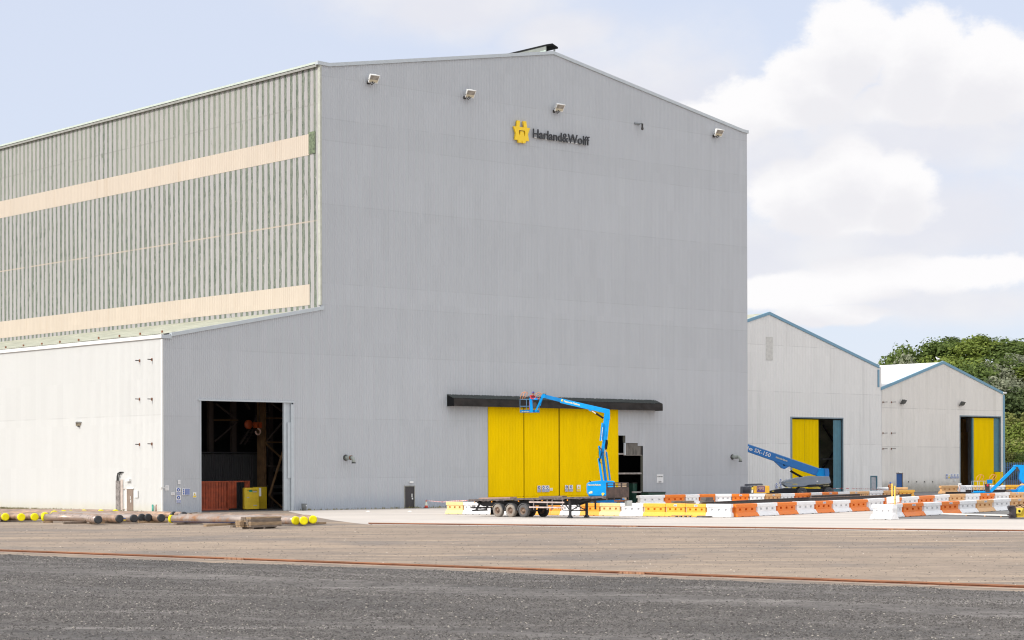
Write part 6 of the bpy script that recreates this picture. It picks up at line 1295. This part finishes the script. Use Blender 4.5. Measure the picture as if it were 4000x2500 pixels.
ibeam(3694, 1939, 3812, 1937, 0.55, 'dark beam left of the folded boom lift', SBM); ibeam(3772, 1936, 3965, 1934, 0.75, 'double beam behind the folded boom lift'); 
# timbers and block behind the row
for (x0, x1, y0, h_, lb, m_) in ((2622, 2718, 1978, 0.55, 'pile of grey boards behind the amber barriers', TIM2), (2743, 2785, 1976, 0.85, 'grey concrete block behind the white barrier end', mat('block_grey', (0.13, 0.12, 0.115), 0.8))):
    A, B = gnd(x0, y0), gnd(x1, y0-1); t = thing('material_pile', lb, 'pile', A, math.atan2(B.y-A.y, B.x-A.x)); L = (B-A).length
    for k in range(3): b = MB(); b.b2((0.1*k, -0.3, k*h_/3), (L-0.15*k, 0.4, (k+0.92)*h_/3)); b.build('layer', m_, t)
# pallet bits in front of amber barriers
A = gnd(2636, 2020.5); t = thing('broken_pallet', 'broken wooden pallet lying against the amber barriers', 'pallet', A, -0.3); 
for k in range(4): b = MB(); b.b2((k*0.35, 0, 0), (k*0.35+0.12, 0.5, 0.1)); b.build('block', TIM2, t)
b = MB(); b.b2((-0.3, 0, 0.1), (1.25, 0.5, 0.14)); b.build('deck_board', TIM, t)
A = gnd(2716, 2021.5); t = thing('rubber_mat', 'dark folded mat lying right of the broken pallet', 'mat', A, -0.3); b = MB(); b.prism([(0, 0, 0), (1.3, 0, 0), (1.15, 0.1, 0.12), (0.15, 0.1, 0.14)], (0, 0.5, 0)); b.build('fold', mat('mat_grey', (0.13, 0.11, 0.10), 0.9, var=0.4), t); b = MB(); b.b2((0.5, -0.02, 0.02), (1.2, 0.0, 0.07)); b.build('edge', BLACK, t)

# white long beam and attachment at the right edge
A, B = gnd(3680, 2014), gnd(3938, 2021); t = thing('white_rail_bundle', 'long white profile lying on small feet before the nearest barriers', 'profile', A, math.atan2(B.y-A.y, B.x-A.x)); L = (B-A).length
b = MB(); b.b2((0, -0.06, 0.10), (L, 0.06, 0.20)); b.build('profile', WTRIM, t); b = MB(); b.b2((L*0.4, -0.055, 0.03), (L, 0.055, 0.098)); b.build('lower_profile', DSTEEL, t)
for k in (0.38, 0.66, 0.9): b = MB(); b.b2((L*k, -0.1, 0), (L*k+0.1, 0.1, 0.098)); b.build('foot', mat('foot_peach', (0.6, 0.35, 0.2), 0.6), t)
YX = 146.0; t = thing('machine_attachment', 'black and yellow hydraulic machine attachment cut by the right picture edge', 'machine part', (at(3950, 2025, YX).x, YX, 0))
MY = mat('machine_yellow', (0.62, 0.42, 0.02), 0.5, var=0.15)
b = MB(); ppoly(b, [(3943, 1985), (3948, 1975), (3966, 1975), (3970, 1990), (3968, 2027), (3948, 2027), (3952, 2000)], YX, 0.7); ppoly(b, [(3936, 1978), (3955, 1976), (3955, 1981), (3936, 1982)], YX-0.1, 0.3); ppoly(b, [(3938, 2008), (3958, 2010), (3958, 2014), (3938, 2013)], YX-0.1, 0.3); b.build('quick_hitch', mat('hitch_black', (0.05, 0.04, 0.045), 0.6), t, world=True, bevel=0.02)
b = MB(); ppoly(b, [(3970, 1986), (4002, 1984), (4040, 1986), (4050, 2020), (3971, 2022)], YX+0.1, 0.8); b.build('casing', MY, t, world=True, bevel=0.03)
b = MB(); ppoly(b, [(3972, 1984), (3998, 1984), (3988, 2006), (3970, 2006)], YX-0.02, 0.1); b.build('side_plate', DYL, t, world=True)
b = MB(); q = at(3982, 1996, YX-0.04); b.lathe([(0, -0.02), (0.09, -0.02), (0.09, 0.02)], q, 'y', 14); b.build('pin', BLACK, t, world=True)
b = MB(); b.tube([at(x, y, YX+0.2) for x, y in ((3965, 1978), (3975, 1972), (3990, 1972), (4010, 1976))], 0.03, 6); b.tube([at(x, y, YX+0.1) for x, y in ((3970, 1979), (3985, 1974), (3992, 1980), (4005, 1984))], 0.03, 6); b.build('hose', BLACK, t, world=True)
# bollard lamp and small fittings far right
q = at(3749, 1890, 268); t = thing('bollard_lamp', 'pink-white warning post beside the open doorway of the cream shed', 'post', (q.x, 268, 0)); b = MB(); b.tube([(0, 0, 0), (0, 0, 1.2)], 0.09, 8); b.build('post', mat('pinkish', (0.6, 0.42, 0.38), 0.6), t); b = MB(); b.b2((-0.2, -0.15, 1.2), (0.2, 0.15, 1.5)); b.build('lamp_head', WTRIM, t, bevel=0.03)
# small debris
for px, py, m_, lb in ((2283, 2021.5, mat('litter_green', (0.45, 0.62, 0.52), 0.6), 'pale green scrap under the trailer leg'), (2384, 2025, mat('litter_green', (0.45, 0.62, 0.52), 0.6), 'small pale scrap right of the trailer leg'), (1600, 1999, WTRIM, 'white litter in front of the black door'), (1437, 1999, WTRIM, 'white litter left of the black door')):
    q = gnd(px, py); b = MB(); b.add([q+Vector(v_) for v_ in ((-0.2, 0, 0.01), (0.15, -0.05, 0.02), (0.2, 0.1, 0.06), (-0.1, 0.15, 0.03), (0.0, 0.05, 0.09))], [(0, 1, 4), (1, 2, 4), (2, 3, 4), (3, 0, 4)]); tag(b.build('litter', m_), lb, 'litter', 'bits of litter')

# -------- hillside, trees, fence --------
def sst(x): x = max(0, min(1, x)); return x*x*(3-2*x)
def hill_z(x, y):
    n = 1.1*math.sin(x*0.13+y*0.05)+0.8*math.sin(x*0.31-y*0.11)
    k = sst((x+y*0.15-108)/52)
    return (22.0*sst((y-300)/125)+1.6*sst((y-300)/12))*k+n*sst((y-312)/30)*k-0.25*(1-sst((y-296)/8)*k)
b = MB(); nx, ny = 90, 70; X0, X1, Y0, Y1 = 40, 330, 292, 620
vs = [(X0+(X1-X0)*i/nx, Y0+(Y1-Y0)*j/ny) for j in range(ny+1) for i in range(nx+1)]
b.add([(x, y, hill_z(x, y)) for x, y in vs], [(j*(nx+1)+i, j*(nx+1)+i+1, (j+1)*(nx+1)+i+1, (j+1)*(nx+1)+i) for j in range(ny) for i in range(nx)], smooth=True)
tag(b.build('hill', mat('hill_grass', (0.10, 0.13, 0.04), 0.95, var=0.35, scale=0.25, col2=(0.22, 0.22, 0.09), spec=0.1)), kind='structure')

def leaf_mat(name, c1, c2, trans=0.25):
    m = bpy.data.materials.new(name); m.use_nodes = True; t = NT(m.node_tree); p = m.node_tree.nodes['Principled BSDF']
    ge = t.n('ShaderNodeNewGeometry'); c = t.n('ShaderNodeTexCoord').outputs['Object']
    f = t.m('ADD', t.m('MULTIPLY', ge.outputs['Random Per Island'], 0.6), t.m('MULTIPLY', t.noise(c, 0.35, 2), 0.5))
    col = t.mix(f, c1, c2); t.l(col, p.inputs['Base Color']); p.inputs['Roughness'].default_value = 0.7; p.inputs['Specular IOR Level'].default_value = 0.2
    tr = t.n('ShaderNodeBsdfTranslucent'); t.l(col, tr.inputs[0]); mx = t.n('ShaderNodeMixShader'); mx.inputs[0].default_value = trans
    t.l(p.outputs[0], mx.inputs[1]); t.l(tr.outputs[0], mx.inputs[2]); t.l(mx.outputs[0], m.node_tree.nodes['Material Output'].inputs[0]); return m
LM = {'green': leaf_mat('leaf_green', (0.06, 0.10, 0.025), (0.16, 0.215, 0.055)), 'lime': leaf_mat('leaf_lime', (0.10, 0.155, 0.025), (0.26, 0.31, 0.065)), 'dark': leaf_mat('leaf_dark', (0.04, 0.066, 0.025), (0.11, 0.145, 0.05)), 'silver': leaf_mat('leaf_silver', (0.13, 0.16, 0.085), (0.34, 0.35, 0.25)), 'bush': leaf_mat('leaf_bush', (0.11, 0.14, 0.03), (0.30, 0.30, 0.10))}
BARK = mat('bark', (0.13, 0.10, 0.08), 0.9, var=0.2)
CROWN = {}
def crown_mesh(kind, var, n=2300):
    key = (kind, var)
    if key in CROWN: return CROWN[key]
    rr = random.Random(hash(key[1]*31+len(kind)*7+ord(kind[0])) & 0xffff); b = MB()
    # lumps on a uneven dome; unit crown radius 1, centre height 1.3, sits 0.35..2.2
    lumps = []
    for i in range(15):
        th = rr.uniform(0, 2*math.pi); ph = rr.uniform(-0.5, 1.35); r = rr.uniform(0.45, 0.8)
        lumps.append((Vector((math.cos(th)*math.cos(ph)*r, math.sin(th)*math.cos(ph)*r, 1.25+math.sin(ph)*r*0.95)), rr.uniform(0.24, 0.42)))
    lumps.append((Vector((0, 0, 1.25)), 0.55))
    for i in range(n):
        c, r = rr.choice(lumps); d = Vector((rr.gauss(0, 1), rr.gauss(0, 1), rr.gauss(0, 1))).normalized(); p = c+d*r*(rr.random()**0.35)*rr.uniform(0.85, 1.12)
        s = rr.uniform(0.028, 0.062); nn = (d+Vector((rr.gauss(0, .6), rr.gauss(0, .6), rr.gauss(0, .6)+0.3))).normalized(); u_ = nn.cross(Vector((rr.gauss(0, 1), rr.gauss(0, 1), rr.gauss(0, 1)))).normalized(); v_ = nn.cross(u_)
        b.add([p+u_*s*1.3, p+v_*s*0.8+nn*s*0.2, p-u_*s*1.3, p-v_*s*0.8], [(0, 1, 2, 3)])
    o = b.build('crown', LM[kind], recalc=False); me = o.data; bpy.data.objects.remove(o); CROWN[key] = me; return me
tb2 = MB(); tb2.tube([(0, 0, -0.3), (0.02, 0, 0.3), (-0.02, 0.01, 0.8), (0.03, 0, 1.4)], [0.075, 0.06, 0.045, 0.015], 8)
for th in (0.3, 1.6, 2.9, 4.1, 5.3): tb2.tube([(0, 0, 0.55+th*0.07), (math.cos(th)*0.25, math.sin(th)*0.25, 0.95+th*0.05), (math.cos(th)*0.5, math.sin(th)*0.5, 1.25)], [0.035, 0.022, 0.008], 6)
o_ = tb2.build('trunk', BARK); TRUNK = o_.data; bpy.data.objects.remove(o_)
def tree(px, pyTop, D, rad, kind, label, h=None, group='trees on the hillside', name='broadleaf_tree'):
    P = at(px, pyTop, D); z0 = max(0, hill_z(P.x, D)); H = P.z-z0; sz = max(0.6, H/2.2)
    t = thing(name, label, 'tree' if name != 'bush' else 'bush', (P.x, D, z0-0.1), random.uniform(0, 6), group); t.scale = (rad, rad, sz)
    c = bpy.data.objects.new('crown', crown_mesh(kind, random.randint(0, 2))); COL.objects.link(c); c.parent = t
    k = bpy.data.objects.new('trunk', TRUNK); COL.objects.link(k); k.parent = t
    return t
TL = [(3500, 1400, 398, 3.2, 'green', 'small ragged green tree at the left end of the wooded hill'), (3530, 1333, 402, 5.6, 'green', 'tall green tree, leftmost high crown on the hill'), (3580, 1345, 405, 6.0, 'green', 'green tree with flat top right of the leftmost high crown'),
      (3545, 1385, 385, 5.0, 'silver', 'silver-leaved tree just above the left of the white roof'), (3622, 1375, 388, 5.0, 'lime', 'lime green tree above the middle of the white roof'), (3668, 1318, 404, 5.5, 'green', 'dark-edged green tree rising above the ridge of the white roof'), (3702, 1314, 408, 5.0, 'green', 'green tree immediately right of the gap in the tree line'),
      (3745, 1318, 402, 6.0, 'lime', 'bright lime tree top right of the shed ridge'), (3790, 1300, 415, 6.5, 'dark', 'dark tree top at the highest point of the hill line'), (3835, 1306, 405, 6.5, 'lime', 'lime green rounded tree near the top of the hill'), (3885, 1305, 410, 6.0, 'green', 'green tree with thin spiky top near the right'), (3930, 1318, 400, 6.5, 'green', 'large green tree near the right edge skyline'), (3990, 1322, 404, 7.0, 'green', 'green tree on the skyline touching the right edge'),
      (3700, 1395, 380, 6.0, 'lime', 'lime tree behind the gull'), (3755, 1375, 384, 6.5, 'lime', 'wide lime tree above the right slope of the white-roofed shed'), (3800, 1395, 376, 6.5, 'green', 'green tree below the dark highest tree'), (3850, 1375, 385, 6.5, 'green', 'green tree above the silver trees'), (3700, 1430, 366, 5.0, 'green', 'dark green tree peeping over the shed ridge'), (3765, 1445, 362, 6.0, 'dark', 'shaded dark tree above the sloping blue trim'), (3820, 1470, 358, 5.5, 'dark', 'dark tree low behind the sloping blue trim'),
      (3905, 1398, 378, 5.5, 'silver', 'upper silver-leaved tree at the right'), (3955, 1395, 384, 5.5, 'green', 'green tree right of the upper silver tree'), (3990, 1370, 388, 5.0, 'silver', 'silver tree cut by the right edge'), (3880, 1475, 362, 6.0, 'silver', 'lower broad silver-leaved tree at the right'), (3930, 1455, 366, 5.0, 'silver', 'pale silver tree between green crowns at the right'),
      (3870, 1530, 348, 5.0, 'dark', 'very dark tree just above the shed right eave'), (3950, 1525, 350, 6.5, 'dark', 'large dark green tree right of the shed eave'), (4000, 1490, 356, 6.0, 'dark', 'dark tree at the right edge, mid height'),
      (3985, 1610, 338, 5.0, 'bush', 'yellow-green tree on the sunny slope'), (3942, 1640, 336, 3.8, 'lime', 'bright small tree beside the right wall of the shed'), (3965, 1690, 326, 4.6, 'bush', 'rounded yellow-green tree overhanging the blue fence'), (4015, 1700, 324, 5.0, 'lime', 'lime tree above the folded boom lift'),
      (4060, 1330, 404, 7, 'green', 'tree beyond the right picture edge, upper'), (4070, 1420, 380, 7, 'lime', 'tree beyond the right picture edge, middle'), (4070, 1560, 350, 7, 'dark', 'tree beyond the right picture edge, lower')]
for a in TL: tree(a[0], a[1], a[2], a[3]*1.12, a[4], a[5])
for i, (px, py, D, r, lb) in enumerate(((3935, 1742, 318, 2.6, 'low bush by the fence next to the shed corner'), (3958, 1780, 316, 2.4, 'low bush behind the blue fence'), (3985, 1760, 317, 2.6, 'bush behind the right end of the blue fence'), (3940, 1835, 313, 1.6, 'small bush at the fence foot beside the shed'), (3972, 1850, 313, 1.6, 'small bush under the blue boom'), (4010, 1820, 313, 2.2, 'bush at the right edge behind the boom lift'), (3950, 1700, 330, 3.5, 'sunlit bush on the slope'), (3990, 1660, 333, 4.0, 'upper sunlit bush on the slope'))):
    tree(px, py, D, r*1.2, ['bush', 'lime', 'green'][i % 3], lb, group='bushes on the slope', name='bush')
# palisade fence
FB = mat('fence_blue', (0.10, 0.20, 0.42), 0.5); fa = Vector((at(3925, 1850, 310).x, 310, 0)); fe = Vector((150, 296, 0)); d = fe-fa; t = thing('palisade_fence', 'tall blue palisade fence between the shed and the right edge', 'fence', fa, math.atan2(d.y, d.x))
b = MB(); n = int(d.length/0.3)
for k in range(n): b.prism([(k*0.3, 0, 0.1), (k*0.3+0.13, 0, 0.1), (k*0.3+0.13, 0, 4.2), (k*0.3+0.065, 0, 4.4), (k*0.3, 0, 4.2)], (0, 0.02, 0))
b.build('pales', FB, t); b = MB(); b.b2((0, 0.025, 0.6), (d.length, 0.06, 0.68)); b.b2((0, 0.025, 3.5), (d.length, 0.06, 3.58)); b.build('horizontal_rail', FB, t)
for k in range(0, n, 9): b = MB(); b.b2((k*0.3, 0.065, 0), (k*0.3+0.1, 0.165, 3.9)); b.build('post', FB, t)
b = MB(); b.b2((0, 1.0, -0.4), (d.length, 1.3, 1.6)); b.build('low_wall', mat('block_wall', (0.2, 0.17, 0.15), 0.9), t)
